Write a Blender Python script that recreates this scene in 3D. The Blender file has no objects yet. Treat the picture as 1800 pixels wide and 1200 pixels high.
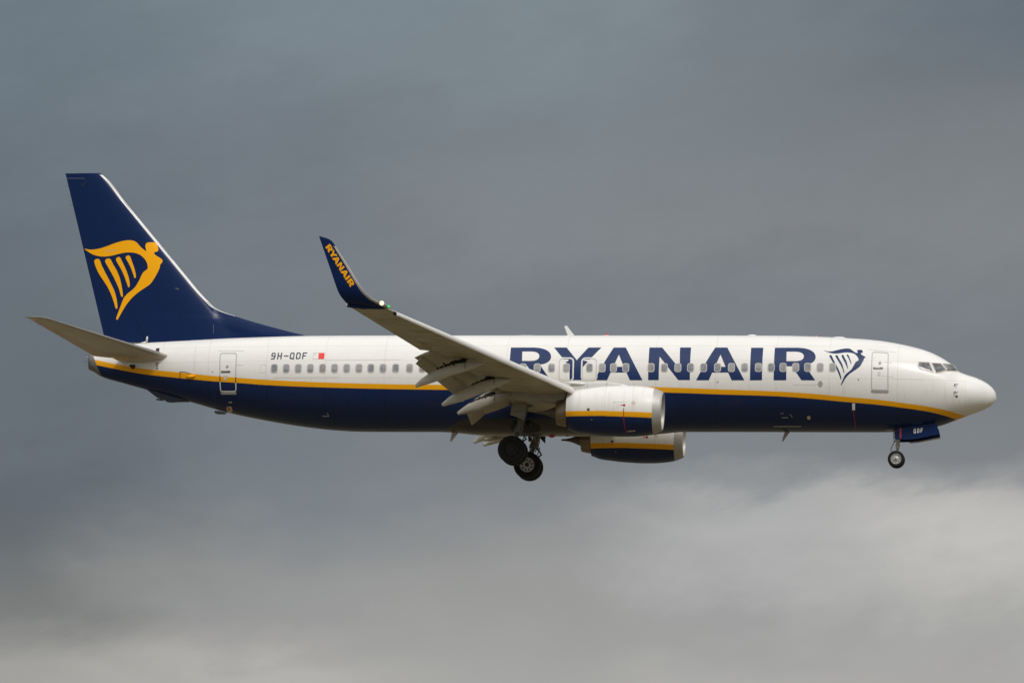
import bpy, bmesh, math, random
import numpy as np
from mathutils import Vector, Matrix
from mathutils.geometry import delaunay_2d_cdt

random.seed(4)
SC = bpy.context.scene
COL = SC.collection
RAD = math.radians

# ------------------------------------------------------------------ camera
CAM_POS = Vector((35.2, -300.0, -39.0))            # a spotter on the ground, ahead of the aircraft's beam
cam_data = bpy.data.cameras.new('camera')
cam = bpy.data.objects.new('camera', cam_data)
COL.objects.link(cam)
fwd = (-CAM_POS).normalized()
upv = Vector((1, 0, 0)).cross(fwd).normalized()
rgt = fwd.cross(upv).normalized()
rot = Matrix((rgt, upv, -fwd)).transposed().to_4x4()
cam.matrix_world = Matrix.Translation(CAM_POS) @ rot
cam_data.sensor_width = 36.0
cam_data.lens = 36.0 * 42.15 * CAM_POS.length / 1800.0
cam_data.clip_start = 1.0
cam_data.clip_end = 40000.0
SC.camera = cam

# ------------------------------------------------------------------ light and exposure
SC.view_settings.view_transform = 'Standard'
SC.view_settings.look = 'None'
SC.view_settings.exposure = 0.0
SC.view_settings.gamma = 1.0
SUN_EL, SUN_AZ = RAD(48), RAD(150)                 # azimuth clockwise from +Y: behind the camera, slightly ahead of the nose
sun_data = bpy.data.lights.new('sun', 'SUN')
sun_data.energy = 1.7
sun_data.angle = RAD(14)
sun_data.color = (1.0, 0.965, 0.91)
sun = bpy.data.objects.new('sun', sun_data)
sun_dir = Vector((math.sin(SUN_AZ) * math.cos(SUN_EL), math.cos(SUN_AZ) * math.cos(SUN_EL), math.sin(SUN_EL)))
sun.rotation_euler = sun_dir.to_track_quat('Z', 'Y').to_euler()
sun.location = (0, 0, 200)
COL.objects.link(sun)


class NT:
    """small helper to write node trees"""
    def __init__(self, tree):
        self.t = tree
        self.n = tree.nodes
        self.n.clear()

    def node(self, kind, **kw):
        nd = self.n.new(kind)
        for k, v in kw.items():
            setattr(nd, k, v)
        return nd

    def link(self, a, b):
        self.t.links.new(a, b)

    def math(self, op, a, b=None, c=None, clamp=False):
        nd = self.n.new('ShaderNodeMath')
        nd.operation = op
        nd.use_clamp = clamp
        for i, v in enumerate((a, b, c)):
            if v is None:
                continue
            if isinstance(v, (int, float)):
                nd.inputs[i].default_value = v
            else:
                self.link(v, nd.inputs[i])
        return nd.outputs[0]

    def mix(self, fac, a, b):
        nd = self.n.new('ShaderNodeMix')
        nd.data_type = 'RGBA'
        for idx, v in ((0, fac), (6, a), (7, b)):
            if isinstance(v, (int, float)):
                nd.inputs[idx].default_value = v
            elif isinstance(v, tuple):
                nd.inputs[idx].default_value = (*v[:3], 1)
            else:
                self.link(v, nd.inputs[idx])
        return nd.outputs[2]

    def smooth(self, v, lo, hi, o0=0.0, o1=1.0):
        nd = self.n.new('ShaderNodeMapRange')
        nd.interpolation_type = 'SMOOTHSTEP'
        self.link(v, nd.inputs[0])
        for i, x in enumerate((lo, hi, o0, o1)):
            nd.inputs[i + 1].default_value = x
        return nd.outputs[0]

    def noise(self, vec, scale, detail=4, rough=0.5):
        nd = self.n.new('ShaderNodeTexNoise')
        nd.inputs['Scale'].default_value = scale
        nd.inputs['Detail'].default_value = detail
        nd.inputs['Roughness'].default_value = rough
        if vec is not None:
            self.link(vec, nd.inputs['Vector'])
        return nd.outputs[0]


def build_world():
    w = bpy.data.worlds.new('World')
    SC.world = w
    w.use_nodes = True
    k = NT(w.node_tree)
    out = k.node('ShaderNodeOutputWorld')
    bg = k.node('ShaderNodeBackground')
    bg.inputs[1].default_value = 0.1
    k.link(bg.outputs[0], out.inputs[0])
    tc = k.node('ShaderNodeTexCoord')
    D = tc.outputs['Generated']
    sep = k.node('ShaderNodeSeparateXYZ')
    k.link(D, sep.inputs[0])
    x, y, z = sep.outputs
    sky = k.node('ShaderNodeTexSky', sky_type='NISHITA')
    sky.sun_disc = False
    sky.sun_elevation = SUN_EL
    sky.sun_rotation = SUN_AZ
    sky.altitude = 50
    sky.air_density = 1.0
    sky.dust_density = 2.0
    # angles in degrees
    el = k.math('MULTIPLY', k.math('ARCSINE', z), 57.2958)
    az = k.math('MULTIPLY', k.math('ARCTAN2', x, y), 57.2958)

    def field(sa, se, shear, scale, detail, rough):
        """fractal cloud noise over azimuth and elevation; shear leans the streaks"""
        comb = k.node('ShaderNodeCombineXYZ')
        k.link(k.math('MULTIPLY', az, sa), comb.inputs[0])
        k.link(k.math('MULTIPLY', k.math('ADD', el, k.math('MULTIPLY', az, shear)), se), comb.inputs[1])
        comb.inputs[2].default_value = 3.7 * scale
        return k.math('SUBTRACT', k.noise(comb.outputs[0], scale, detail, rough), 0.5)
    n_big = field(0.30, 0.75, -0.22, 1.0, 2, 0.5)
    n_mid = field(0.42, 1.0, -0.25, 1.9, 6, 0.55)
    n_fine = field(0.55, 1.0, -0.18, 5.0, 6, 0.6)
    n_az = field(0.4, 0.8, 0.1, 1.4, 4, 0.55)
    elw = k.math('ADD', k.math('ADD', el, k.math('MULTIPLY', n_mid, 0.75)), k.math('MULTIPLY', n_fine, 0.22))
    azw = k.math('ADD', az, k.math('MULTIPLY', n_az, 2.6))
    # cloud brightness from the horizon up, for five bearings in the dark part of the sky
    cols = []
    for a0, stops in CLOUD_BANKS:
        ramp = k.node('ShaderNodeValToRGB')
        e = ramp.color_ramp.elements
        while len(e) > 1:
            e.remove(e[-1])
        for q, (deg, c) in enumerate(stops):
            st = e[0] if q == 0 else e.new((deg - 3.0) / 10.0)
            st.position = (deg - 3.0) / 10.0
            st.color = (*[((v / 255 + 0.055) / 1.055) ** 2.4 for v in c], 1)
        k.link(k.math('DIVIDE', k.math('SUBTRACT', elw, 3.0), 10.0), ramp.inputs[0])
        cols.append((a0, ramp.outputs[0]))
    c = cols[0][1]
    for (a0, _), (a1, col) in zip(cols[:-1], cols[1:]):
        c = k.mix(k.smooth(azw, a0, a1), c, col)
    gain = k.math('ADD', k.math('MULTIPLY', n_big, 0.22), k.math('ADD', k.math('MULTIPLY', n_mid, 0.13), k.math('MULTIPLY', n_fine, 0.10)))
    gain = k.math('ADD', gain, 1.0)
    sc = k.node('ShaderNodeVectorMath', operation='SCALE')
    k.link(c, sc.inputs[0])
    k.link(gain, sc.inputs['Scale'])
    dark = sc.outputs[0]
    # the bright, broken side of the sky behind the camera and overhead
    dt = k.node('ShaderNodeVectorMath', operation='DOT_PRODUCT')
    k.link(D, dt.inputs[0])
    dt.inputs[1].default_value = Vector((0.15, -0.55, 0.82)).normalized()
    f = k.math('MULTIPLY', k.smooth(dt.outputs['Value'], *BRIGHT_RANGE), k.smooth(el, 6.0, 32.0, 0.12, 1.0))
    veil = k.noise(D, 2.2, 5, 0.55)
    white = k.mix(k.smooth(veil, 0.38, 0.62), SKY_BRIGHT_A, SKY_BRIGHT_B)
    open_sky = k.node('ShaderNodeVectorMath', operation='SCALE')
    k.link(sky.outputs[0], open_sky.inputs[0])
    open_sky.inputs['Scale'].default_value = 0.1
    bright = k.mix(0.85, open_sky.outputs[0], white)
    allc = k.mix(f, dark, bright)
    up = k.node('ShaderNodeVectorMath', operation='SCALE')
    k.link(allc, up.inputs[0])
    up.inputs['Scale'].default_value = 10.0        # the Background strength is 0.1
    k.link(up.outputs[0], bg.inputs[0])


CLOUD_BANKS = [
    (-10.6, [(4.2, (169, 168, 164)), (4.73, (162, 161, 157)), (4.95, (144, 144, 142)), (5.13, (128, 130, 129)), (5.36, (121, 123, 123)), (5.6, (112, 117, 120)), (5.85, (104, 109, 114)), (6.1, (100, 107, 114)), (6.6, (105, 113, 121)), (7.8, (104, 113, 121)), (8.6, (106, 117, 126)), (10.0, (113, 126, 135)), (12.5, (110, 120, 129))]),
    (-8.7, [(4.2, (183, 180, 176)), (4.73, (178, 176, 172)), (4.9, (162, 161, 159)), (5.13, (150, 151, 150)), (5.55, (145, 146, 146)), (5.85, (132, 136, 139)), (6.1, (120, 127, 133)), (6.5, (114, 121, 128)), (7.4, (116, 123, 130)), (8.3, (116, 123, 131)), (9.2, (117, 127, 135)), (10.0, (122, 134, 142)), (12.5, (112, 122, 131))]),
    (-6.7, [(4.2, (173, 172, 169)), (4.73, (165, 165, 163)), (5.2, (157, 158, 156)), (5.6, (152, 153, 152)), (5.9, (144, 146, 148)), (6.15, (133, 137, 141)), (6.5, (122, 128, 133)), (7.6, (121, 127, 133)), (8.3, (127, 133, 138)), (9.2, (123, 132, 139)), (10.0, (126, 138, 145)), (12.5, (112, 122, 131))]),
    (-4.8, [(4.2, (177, 177, 174)), (4.73, (173, 172, 169)), (4.95, (162, 162, 161)), (5.2, (161, 162, 161)), (5.6, (170, 171, 170)), (5.95, (174, 175, 174)), (6.17, (168, 169, 169)), (6.31, (147, 150, 152)), (6.5, (129, 134, 139)), (7.6, (122, 128, 134)), (8.2, (131, 135, 139)), (9.2, (121, 129, 135)), (12.5, (108, 118, 127))]),
    (-2.9, [(4.2, (171, 170, 168)), (4.73, (167, 166, 164)), (5.13, (166, 166, 164)), (5.6, (181, 180, 177)), (5.95, (194, 192, 189)), (6.12, (181, 180, 178)), (6.28, (151, 153, 155)), (6.45, (130, 134, 138)), (7.4, (121, 126, 132)), (8.3, (129, 133, 137)), (9.1, (122, 127, 132)), (9.9, (104, 115, 124)), (12.5, (104, 114, 123))])]
BRIGHT_RANGE = (-0.25, 0.7)
SKY_BRIGHT_A, SKY_BRIGHT_B = (0.75, 0.765, 0.785), (1.25, 1.225, 1.18)
build_world()


# ------------------------------------------------------------------ materials
def principled(name, color, rough=0.4, metal=0.0, coat=0.0, spec=0.5):
    m = bpy.data.materials.new(name)
    m.use_nodes = True
    k = NT(m.node_tree)
    out = k.node('ShaderNodeOutputMaterial')
    b = k.node('ShaderNodeBsdfPrincipled')
    k.link(b.outputs[0], out.inputs[0])
    b.inputs['Base Color'].default_value = (*color, 1)
    b.inputs['Roughness'].default_value = rough
    b.inputs['Metallic'].default_value = metal
    b.inputs['Coat Weight'].default_value = coat
    b.inputs['Coat Roughness'].default_value = 0.08
    b.inputs['Specular IOR Level'].default_value = spec
    return m, k, b


WHITE = (0.80, 0.79, 0.765)
NAVY = (0.005, 0.019, 0.080)
YELLOW = (0.88, 0.40, 0.005)


def weathered(name, color, rough=0.4, metal=0.0, coat=0.0, amount=0.12, scale=0.6, stretch=(0.35, 1, 1), speck=0.0, speckcol=(0.05, 0.045, 0.04), spec=0.5):
    """paint with faint dirt that runs along the airflow"""
    m, k, b = principled(name, color, rough, metal, coat, spec)
    tc = k.node('ShaderNodeTexCoord')
    mp = k.node('ShaderNodeMapping')
    mp.inputs['Scale'].default_value = stretch
    k.link(tc.outputs['Object'], mp.inputs[0])
    n = k.noise(mp.outputs[0], scale * 3, 6, 0.6)
    f = k.smooth(n, 0.35, 0.75, 0.0, amount)
    dirt = tuple(c * 0.45 for c in color)
    c = k.mix(f, color, dirt)
    if speck > 0:
        n2 = k.noise(tc.outputs['Object'], 7.0, 2, 0.5)
        c = k.mix(k.smooth(n2, 0.70, 0.76, 0.0, speck), c, speckcol)
    k.link(c, b.inputs['Base Color'])
    k.link(k.math('ADD', k.math('MULTIPLY', n, 0.2), rough - 0.1), b.inputs['Roughness'])
    return m


def livery(name, rough=0.27, coat=0.0, seams=()):
    """white over a yellow band over navy; the band edges are stored on the mesh as attributes"""
    m, k, b = principled(name, WHITE, rough, 0, coat, 0.30)
    a1 = k.node('ShaderNodeAttribute', attribute_name='above_band')
    a2 = k.node('ShaderNodeAttribute', attribute_name='above_navy')
    tc = k.node('ShaderNodeTexCoord')
    mp = k.node('ShaderNodeMapping')
    mp.inputs['Scale'].default_value = (0.5, 1, 2.0)
    k.link(tc.outputs['Object'], mp.inputs[0])
    n = k.noise(mp.outputs[0], 1.6, 6, 0.62)
    streak = k.smooth(n, 0.42, 0.8, 0.0, 0.12)
    sep = k.node('ShaderNodeSeparateXYZ')
    k.link(tc.outputs['Object'], sep.inputs[0])
    X, Y, Z = sep.outputs
    line = None
    for s in seams:
        g = k.math('LESS_THAN', k.math('ABSOLUTE', k.math('SUBTRACT', X, s)), 0.013)
        line = g if line is None else k.math('MAXIMUM', line, g)
    for zz in SEAM_Z.get(name, ()):
        g = k.math('LESS_THAN', k.math('ABSOLUTE', k.math('SUBTRACT', Z, zz)), 0.010)
        line = g if line is None else k.math('MAXIMUM', line, g)
    low = k.smooth(Z, -2.3, -1.5, 1.0, 0.0)
    mp2 = k.node('ShaderNodeMapping')
    mp2.inputs['Scale'].default_value = (3.0, 1, 0.35)
    k.link(tc.outputs['Object'], mp2.inputs[0])
    runs = k.math('MULTIPLY', k.smooth(k.noise(mp2.outputs[0], 2.0, 5, 0.6), 0.5, 0.75), k.math('MULTIPLY', low, 0.22))
    white = k.mix(streak, WHITE, (0.50, 0.47, 0.41))
    white = k.mix(runs, white, (0.42, 0.38, 0.31))
    blotch = k.noise(tc.outputs['Object'], 0.7, 3, 0.5)
    white = k.mix(k.smooth(blotch, 0.35, 0.7, 0, 0.12), white, (0.66, 0.64, 0.60))
    if line is not None:
        white = k.mix(k.math('MULTIPLY', line, 0.22), white, (0.25, 0.24, 0.22))
    yel = k.mix(streak, YELLOW, (0.45, 0.20, 0.01))
    nav = k.mix(k.math('MULTIPLY', streak, 1.5), NAVY, (0.016, 0.020, 0.034))
    nav = k.mix(k.math('MULTIPLY', k.smooth(k.noise(mp.outputs[0], 0.9, 6, 0.65), 0.52, 0.75), 0.30), nav, (0.035, 0.033, 0.034))
    if line is not None:
        nav = k.mix(k.math('MULTIPLY', line, 0.5), nav, (0.002, 0.004, 0.012))
    c = k.mix(k.math('GREATER_THAN', a2.outputs['Fac'], 0.0), nav, yel)
    c = k.mix(k.math('GREATER_THAN', a1.outputs['Fac'], 0.0), c, white)
    a3 = k.node('ShaderNodeAttribute', attribute_name='above_grey')
    grey = k.mix(k.smooth(n, 0.4, 0.7), (0.042, 0.040, 0.042), (0.026, 0.025, 0.026))
    c = k.mix(k.math('LESS_THAN', a3.outputs['Fac'], 0.0), c, grey)
    k.link(c, b.inputs['Base Color'])
    k.link(k.math('ADD', k.math('MULTIPLY', n, 0.16), rough - 0.08), b.inputs['Roughness'])
    # very shallow skin waviness
    n3 = k.noise(tc.outputs['Object'], 1.3, 2, 0.5)
    bp = k.node('ShaderNodeBump')
    bp.inputs['Strength'].default_value = 0.12
    bp.inputs['Distance'].default_value = 0.05
    k.link(n3, bp.inputs['Height'])
    k.link(bp.outputs[0], b.inputs['Normal'])
    return m


def wing_skin():
    """grey underside paint: rib and stringer joints, access covers, oil streaks along the airflow"""
    m, k, b = principled('wing_grey_paint', (0.4, 0.36, 0.27), 0.42)
    tc = k.node('ShaderNodeTexCoord')
    sep = k.node('ShaderNodeSeparateXYZ')
    k.link(tc.outputs['Object'], sep.inputs[0])
    X, Y, Z = sep.outputs
    ay = k.math('ABSOLUTE', Y)
    sw = k.math('ADD', X, k.math('MULTIPLY', ay, 0.43))          # lines that follow the sweep

    def joint(v, pitch, w):
        f = k.math('FRACT', k.math('DIVIDE', v, pitch))
        return k.math('LESS_THAN', k.math('MULTIPLY', k.math('ABSOLUTE', k.math('SUBTRACT', f, 0.5)), pitch), w)
    lines = k.math('MAXIMUM', joint(ay, 1.31, 0.012), joint(sw, 0.83, 0.010))
    mp = k.node('ShaderNodeMapping')
    mp.inputs['Scale'].default_value = (0.35, 1.6, 1.0)
    k.link(tc.outputs['Object'], mp.inputs[0])
    streak = k.smooth(k.noise(mp.outputs[0], 2.4, 6, 0.62), 0.42, 0.72)
    blot = k.smooth(k.noise(tc.outputs['Object'], 0.9, 5, 0.6), 0.35, 0.7)
    fine = k.noise(tc.outputs['Object'], 6.0, 4, 0.6)
    c = k.mix(streak, (0.43, 0.38, 0.28), (0.29, 0.25, 0.17))
    c = k.mix(k.math('MULTIPLY', blot, 0.45), c, (0.30, 0.285, 0.20))
    c = k.mix(k.smooth(fine, 0.64, 0.74, 0, 0.35), c, (0.16, 0.13, 0.09))
    c = k.mix(k.math('MULTIPLY', lines, 0.35), c, (0.12, 0.10, 0.08))
    k.link(c, b.inputs['Base Color'])
    k.link(k.math('ADD', k.math('MULTIPLY', streak, 0.15), 0.36), b.inputs['Roughness'])
    return m


def window_pane():
    """cabin window: each has its own blind position and tint"""
    m, k, b = principled('cabin_window_pane', (0.3, 0.3, 0.31), 0.18, spec=0.6)
    info = k.node('ShaderNodeObjectInfo')
    r = info.outputs['Random']
    tc = k.node('ShaderNodeTexCoord')
    sep = k.node('ShaderNodeSeparateXYZ')
    k.link(tc.outputs['Generated'], sep.inputs[0])
    blind = k.math('GREATER_THAN', sep.outputs[2], k.math('ADD', k.math('MULTIPLY', r, 1.5), 0.05))
    n = k.noise(tc.outputs['Object'], 6.0, 3, 0.6)
    glass = k.mix(k.smooth(n, 0.4, 0.65), (0.19, 0.20, 0.22), (0.29, 0.285, 0.285))
    r2 = k.math('FRACT', k.math('MULTIPLY', r, 7.31))
    glass = k.mix(k.smooth(r2, 0.7, 1.0, 0, 0.7), glass, (0.33, 0.28, 0.26))
    k.link(k.mix(k.math('MULTIPLY', blind, 0.7), glass, (0.36, 0.355, 0.35)), b.inputs['Base Color'])
    return m


SEAM_Z = {'fuselage_paint': (-0.36, -1.02, -1.78, -3.0), 'nacelle_paint': ()}
M = {}
M['fuselage'] = livery('fuselage_paint', seams=[-14.6, -12.6, -10.1, -7.6, -5.1, -2.6, 0.0, 2.5, 6.2, 8.7, 11.2, 13.4, 16.2, 18.99])
M['nacelle'] = livery('nacelle_paint', rough=0.36, seams=[3.45, 4.53, 5.66])
M['white'] = weathered('white_paint', WHITE, 0.3, coat=0.3, amount=0.12)
M['whiteclean'] = principled('white_marking', (0.80, 0.79, 0.77), 0.35)[0]
M['navy'] = weathered('navy_paint', NAVY, 0.28, coat=0.0, amount=0.15, spec=0.15)
M['navymark'] = principled('navy_lettering', (0.008, 0.027, 0.105), 0.32, spec=0.4)[0]
M['yellow'] = principled('yellow_marking', (0.95, 0.43, 0.004), 0.4, spec=0.15)[0]
M['wing'] = wing_skin()
M['fairing'] = weathered('fairing_grey_paint', (0.49, 0.475, 0.41), 0.40, amount=0.35, scale=1.0)
M['pylon'] = weathered('pylon_grey_paint', (0.60, 0.61, 0.57), 0.35, coat=0.15, amount=0.15)
M['stab'] = weathered('stabiliser_grey_paint', (0.47, 0.43, 0.36), 0.30, coat=0.25, amount=0.25, scale=0.9, stretch=(0.6, 0.5, 1))
M['elev'] = weathered('elevator_paint', (0.52, 0.44, 0.37), 0.40, amount=0.25)
M['slat'] = weathered('slat_white_paint', (0.78, 0.77, 0.75), 0.30, coat=0.2, amount=0.10)
M['metal'] = weathered('bare_aluminium', (0.40, 0.385, 0.36), 0.42, 0.6, amount=0.15)
M['lip'] = weathered('polished_inlet_metal', (0.46, 0.445, 0.42), 0.55, 0.45, amount=0.3)
M['inlet'] = principled('inlet_liner_grey', (0.60, 0.58, 0.57), 0.5)[0]
M['titan'] = weathered('exhaust_titanium', (0.24, 0.19, 0.135), 0.34, 0.7, amount=0.6, scale=2.2)
M['plug'] = weathered('sooty_exhaust_metal', (0.12, 0.10, 0.085), 0.5, 0.4, amount=0.4, scale=1.4)
M['dark'] = principled('dark_mechanism_and_gaps', (0.018, 0.018, 0.018), 0.6)[0]
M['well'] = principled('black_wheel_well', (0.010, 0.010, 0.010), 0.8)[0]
M['tyre'] = weathered('tyre_rubber', (0.010, 0.010, 0.0105), 0.8, spec=0.3, amount=0.3, scale=2, stretch=(1, 1, 1))
M['hub'] = principled('dark_hub_cap', (0.013, 0.013, 0.013), 0.7, spec=0.3)[0]
M['rim'] = weathered('wheel_rim_paint', (0.42, 0.42, 0.40), 0.4, 0.3, amount=0.4, scale=3, stretch=(1, 1, 1))
M['rimlight'] = weathered('nose_wheel_rim_paint', (0.45, 0.45, 0.43), 0.45, 0.2, amount=0.5, scale=3, stretch=(1, 1, 1))
M['strut'] = weathered('gear_grey_paint', (0.13, 0.13, 0.12), 0.45, amount=0.4, scale=2.5, stretch=(1, 1, 1))
M['strutlight'] = weathered('gear_light_paint', (0.42, 0.42, 0.39), 0.4, amount=0.3, scale=2.5, stretch=(1, 1, 1))
M['fairingshade'] = weathered('shade_darkened_fairing_paint', (0.30, 0.28, 0.235), 0.45, amount=0.5, scale=1.2)  # darker fairing grey, mostly painted-in shade near the engine; also on an antenna
M['skid'] = weathered('dark_navy_skid_paint', (0.004, 0.010, 0.034), 0.35, amount=0.3)
M['geardoor'] = weathered('gear_door_grey_paint', (0.27, 0.26, 0.235), 0.45, amount=0.4, scale=2)
M['tabline'] = principled('tab_edge_grey', (0.10, 0.11, 0.14), 0.5)[0]
M['chrome'] = principled('chrome_piston', (0.7, 0.7, 0.7), 0.2, 0.9)[0]
M['pane'] = window_pane()
M['frame'] = principled('window_frame_grey', (0.50, 0.49, 0.47), 0.5)[0]
M['cockpitframe'] = principled('cockpit_frame_beige', (0.60, 0.53, 0.46), 0.45)[0]
M['seal'] = principled('door_seal_grey', (0.46, 0.47, 0.45), 0.55)[0]
M['sealdark'] = principled('door_seal_dark', (0.014, 0.016, 0.022), 0.55)[0]
M['sealwhite'] = principled('door_seal_white', (0.74, 0.74, 0.72), 0.5)[0]
M['steel'] = principled('door_handle_steel', (0.10, 0.10, 0.095), 0.45, 0.3)[0]
M['sill'] = principled('door_sill_grey', (0.33, 0.33, 0.31), 0.5)[0]
M['red'] = principled('red_marking', (0.42, 0.012, 0.02), 0.45)[0]
M['flagred'] = principled('flag_red', (0.80, 0.05, 0.035), 0.45)[0]
M['orange'] = principled('orange_lens', (0.75, 0.18, 0.02), 0.4)[0]
M['greymark'] = principled('grey_marking', (0.36, 0.35, 0.33), 0.6)[0]
M['faint'] = principled('faint_grey_marking', (0.58, 0.57, 0.54), 0.6)[0]
M['beige'] = principled('beige_marking', (0.55, 0.42, 0.30), 0.6)[0]
M['apu'] = weathered('tail_exhaust_grey', (0.20, 0.19, 0.18), 0.45, 0.3, amount=0.4, scale=2)
M['regink'] = principled('registration_ink', (0.012, 0.022, 0.055), 0.4)[0]
M['fan'] = principled('fan_dark_metal', (0.06, 0.06, 0.065), 0.4, 0.6)[0]


def cockpit_glass():
    m, k, b = principled('cockpit_glass', (0.10, 0.12, 0.125), 0.12, 0, 0.0, 0.28)
    tc = k.node('ShaderNodeTexCoord')
    n = k.noise(tc.outputs['Object'], 5.0, 3, 0.6)
    c = k.mix(k.smooth(n, 0.42, 0.70), (0.105, 0.11, 0.115), (0.22, 0.24, 0.245))
    k.link(c, b.inputs['Base Color'])
    return m


M['glass'] = cockpit_glass()


def lamp_mat(name, color, strength):
    m = bpy.data.materials.new(name)
    m.use_nodes = True
    k = NT(m.node_tree)
    out = k.node('ShaderNodeOutputMaterial')
    e = k.node('ShaderNodeEmission')
    e.inputs[0].default_value = (*color, 1)
    e.inputs[1].default_value = strength
    k.link(e.outputs[0], out.inputs[0])
    return m


M['lampwhite'] = lamp_mat('white_lamp_glow', (1.0, 0.93, 0.66), 1.25)
M['lampgreen'] = lamp_mat('green_lamp_glow', (0.05, 0.85, 0.15), 1.0)


def ground_material():
    m, k, b = principled('dry_field_ground', (0.2, 0.17, 0.11), 0.9)
    tc = k.node('ShaderNodeTexCoord')
    n = k.noise(tc.outputs['Object'], 0.02, 8, 0.6)
    n2 = k.noise(tc.outputs['Object'], 0.9, 6, 0.6)
    c = k.mix(k.smooth(n, 0.4, 0.6), (0.118, 0.093, 0.047), (0.160, 0.129, 0.072))
    c = k.mix(k.smooth(n2, 0.35, 0.7, 0, 0.35), c, (0.08, 0.075, 0.04))
    k.link(c, b.inputs['Base Color'])
    return m


# ------------------------------------------------------------------ measured shapes, in metres (x forward, z up)
RINGS = [(-17.847, -0.509, -1.201, 0.32, -0.855), (-17.702, -0.471, -1.262, 0.329, -0.866), (-17.581, -0.439, -1.32, 0.344, -0.879), (-17.396, -0.39, -1.45, 0.367, -0.918), (-17.047, -0.301, -1.583, 0.419, -0.938), (-16.684, -0.222, -1.682, 0.482, -0.945), (-16.394, -0.165, -1.759, 0.534, -0.952), (-15.982, -0.104, -1.874, 0.606, -0.975), (-15.426, -0.053, -2.026, 0.707, -1.019), (-14.869, -0.015, -2.186, 0.808, -1.072), (-14.385, 0.013, -2.322, 0.894, -1.12), (-13.901, 0.037, -2.45, 0.981, -1.164), (-13.393, 0.062, -2.584, 1.071, -1.212), (-12.693, 0.094, -2.787, 1.187, -1.288), (-11.968, 0.122, -2.983, 1.302, -1.363), (-11.244, 0.147, -3.149, 1.41, -1.425), (-10.545, 0.17, -3.286, 1.503, -1.473), (-9.485, 0.203, -3.471, 1.632, -1.537), (-8.403, 0.221, -3.629, 1.735, -1.596), (-7.345, 0.229, -3.735, 1.815, -1.636), (-6.265, 0.234, -3.788, 1.856, -1.655), (-4.755, 0.236, -3.796, 1.88, -1.655), (-2.362, 0.238, -3.792, 1.88, -1.652), (2.411, 0.239, -3.785, 1.88, -1.649), (7.642, 0.238, -3.778, 1.88, -1.645), (9.539, 0.234, -3.775, 1.88, -1.646), (11.433, 0.224, -3.776, 1.88, -1.652), (12.616, 0.193, -3.778, 1.88, -1.67), (13.538, 0.152, -3.779, 1.88, -1.691), (14.27, 0.112, -3.778, 1.864, -1.713), (14.86, 0.068, -3.778, 1.835, -1.738), (15.379, 0.014, -3.777, 1.792, -1.772), (15.804, -0.05, -3.769, 1.749, -1.809), (16.158, -0.115, -3.75, 1.709, -1.84), (16.559, -0.199, -3.72, 1.656, -1.877), (16.936, -0.292, -3.683, 1.598, -1.915), (17.337, -0.417, -3.621, 1.528, -1.958), (17.73, -0.587, -3.543, 1.446, -2.021), (17.879, -0.666, -3.508, 1.411, -2.05), (18.044, -0.764, -3.458, 1.369, -2.082), (18.185, -0.855, -3.408, 1.33, -2.109), (18.319, -0.952, -3.357, 1.29, -2.138), (18.468, -1.101, -3.299, 1.243, -2.189), (18.657, -1.273, -3.228, 1.18, -2.245), (18.774, -1.328, -3.182, 1.138, -2.252), (18.908, -1.377, -3.13, 1.086, -2.252), (19.103, -1.437, -3.057, 1.004, -2.247), (19.292, -1.496, -2.991, 0.915, -2.243), (19.503, -1.582, -2.912, 0.8, -2.247), (19.691, -1.677, -2.83, 0.676, -2.254), (19.856, -1.782, -2.747, 0.54, -2.265), (19.997, -1.901, -2.653, 0.401, -2.277), (20.079, -1.994, -2.573, 0.299, -2.284), (20.126, -2.065, -2.512, 0.23, -2.289), (20.157, -2.123, -2.466, 0.172, -2.295), (20.178, -2.183, -2.418, 0.107, -2.301), (20.192, -2.258, -2.351, 0.035, -2.305)]
STRIPE_TOP = [(-17.672, -0.788), (-16.598, -1.025), (-15.427, -1.237), (-13.819, -1.43), (-12.499, -1.591), (-11.023, -1.724), (-10.314, -1.787), (-8.15, -1.919), (-6.011, -1.997), (-3.899, -2.039), (-0.943, -2.065), (2.613, -2.081), (5.994, -2.128), (7.811, -2.184), (8.754, -2.218), (11.155, -2.305), (12.823, -2.405), (13.925, -2.506), (15.327, -2.617), (16.491, -2.75), (17.417, -2.86), (18.176, -2.985), (18.672, -3.085), (18.945, -3.122)]
STRIPE_LOW = [(-17.444, -1.05), (-16.6, -1.23), (-15.432, -1.458), (-13.823, -1.665), (-12.502, -1.813), (-11.025, -1.938), (-10.316, -2.006), (-8.152, -2.128), (-6.013, -2.199), (-3.901, -2.239), (-0.945, -2.266), (2.611, -2.284), (5.992, -2.339), (7.808, -2.39), (8.751, -2.425), (11.151, -2.496), (12.819, -2.608), (13.921, -2.71), (15.323, -2.82), (16.486, -2.943), (17.411, -3.056), (18.164, -3.197), (18.45, -3.25), (18.617, -3.25)]
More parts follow.
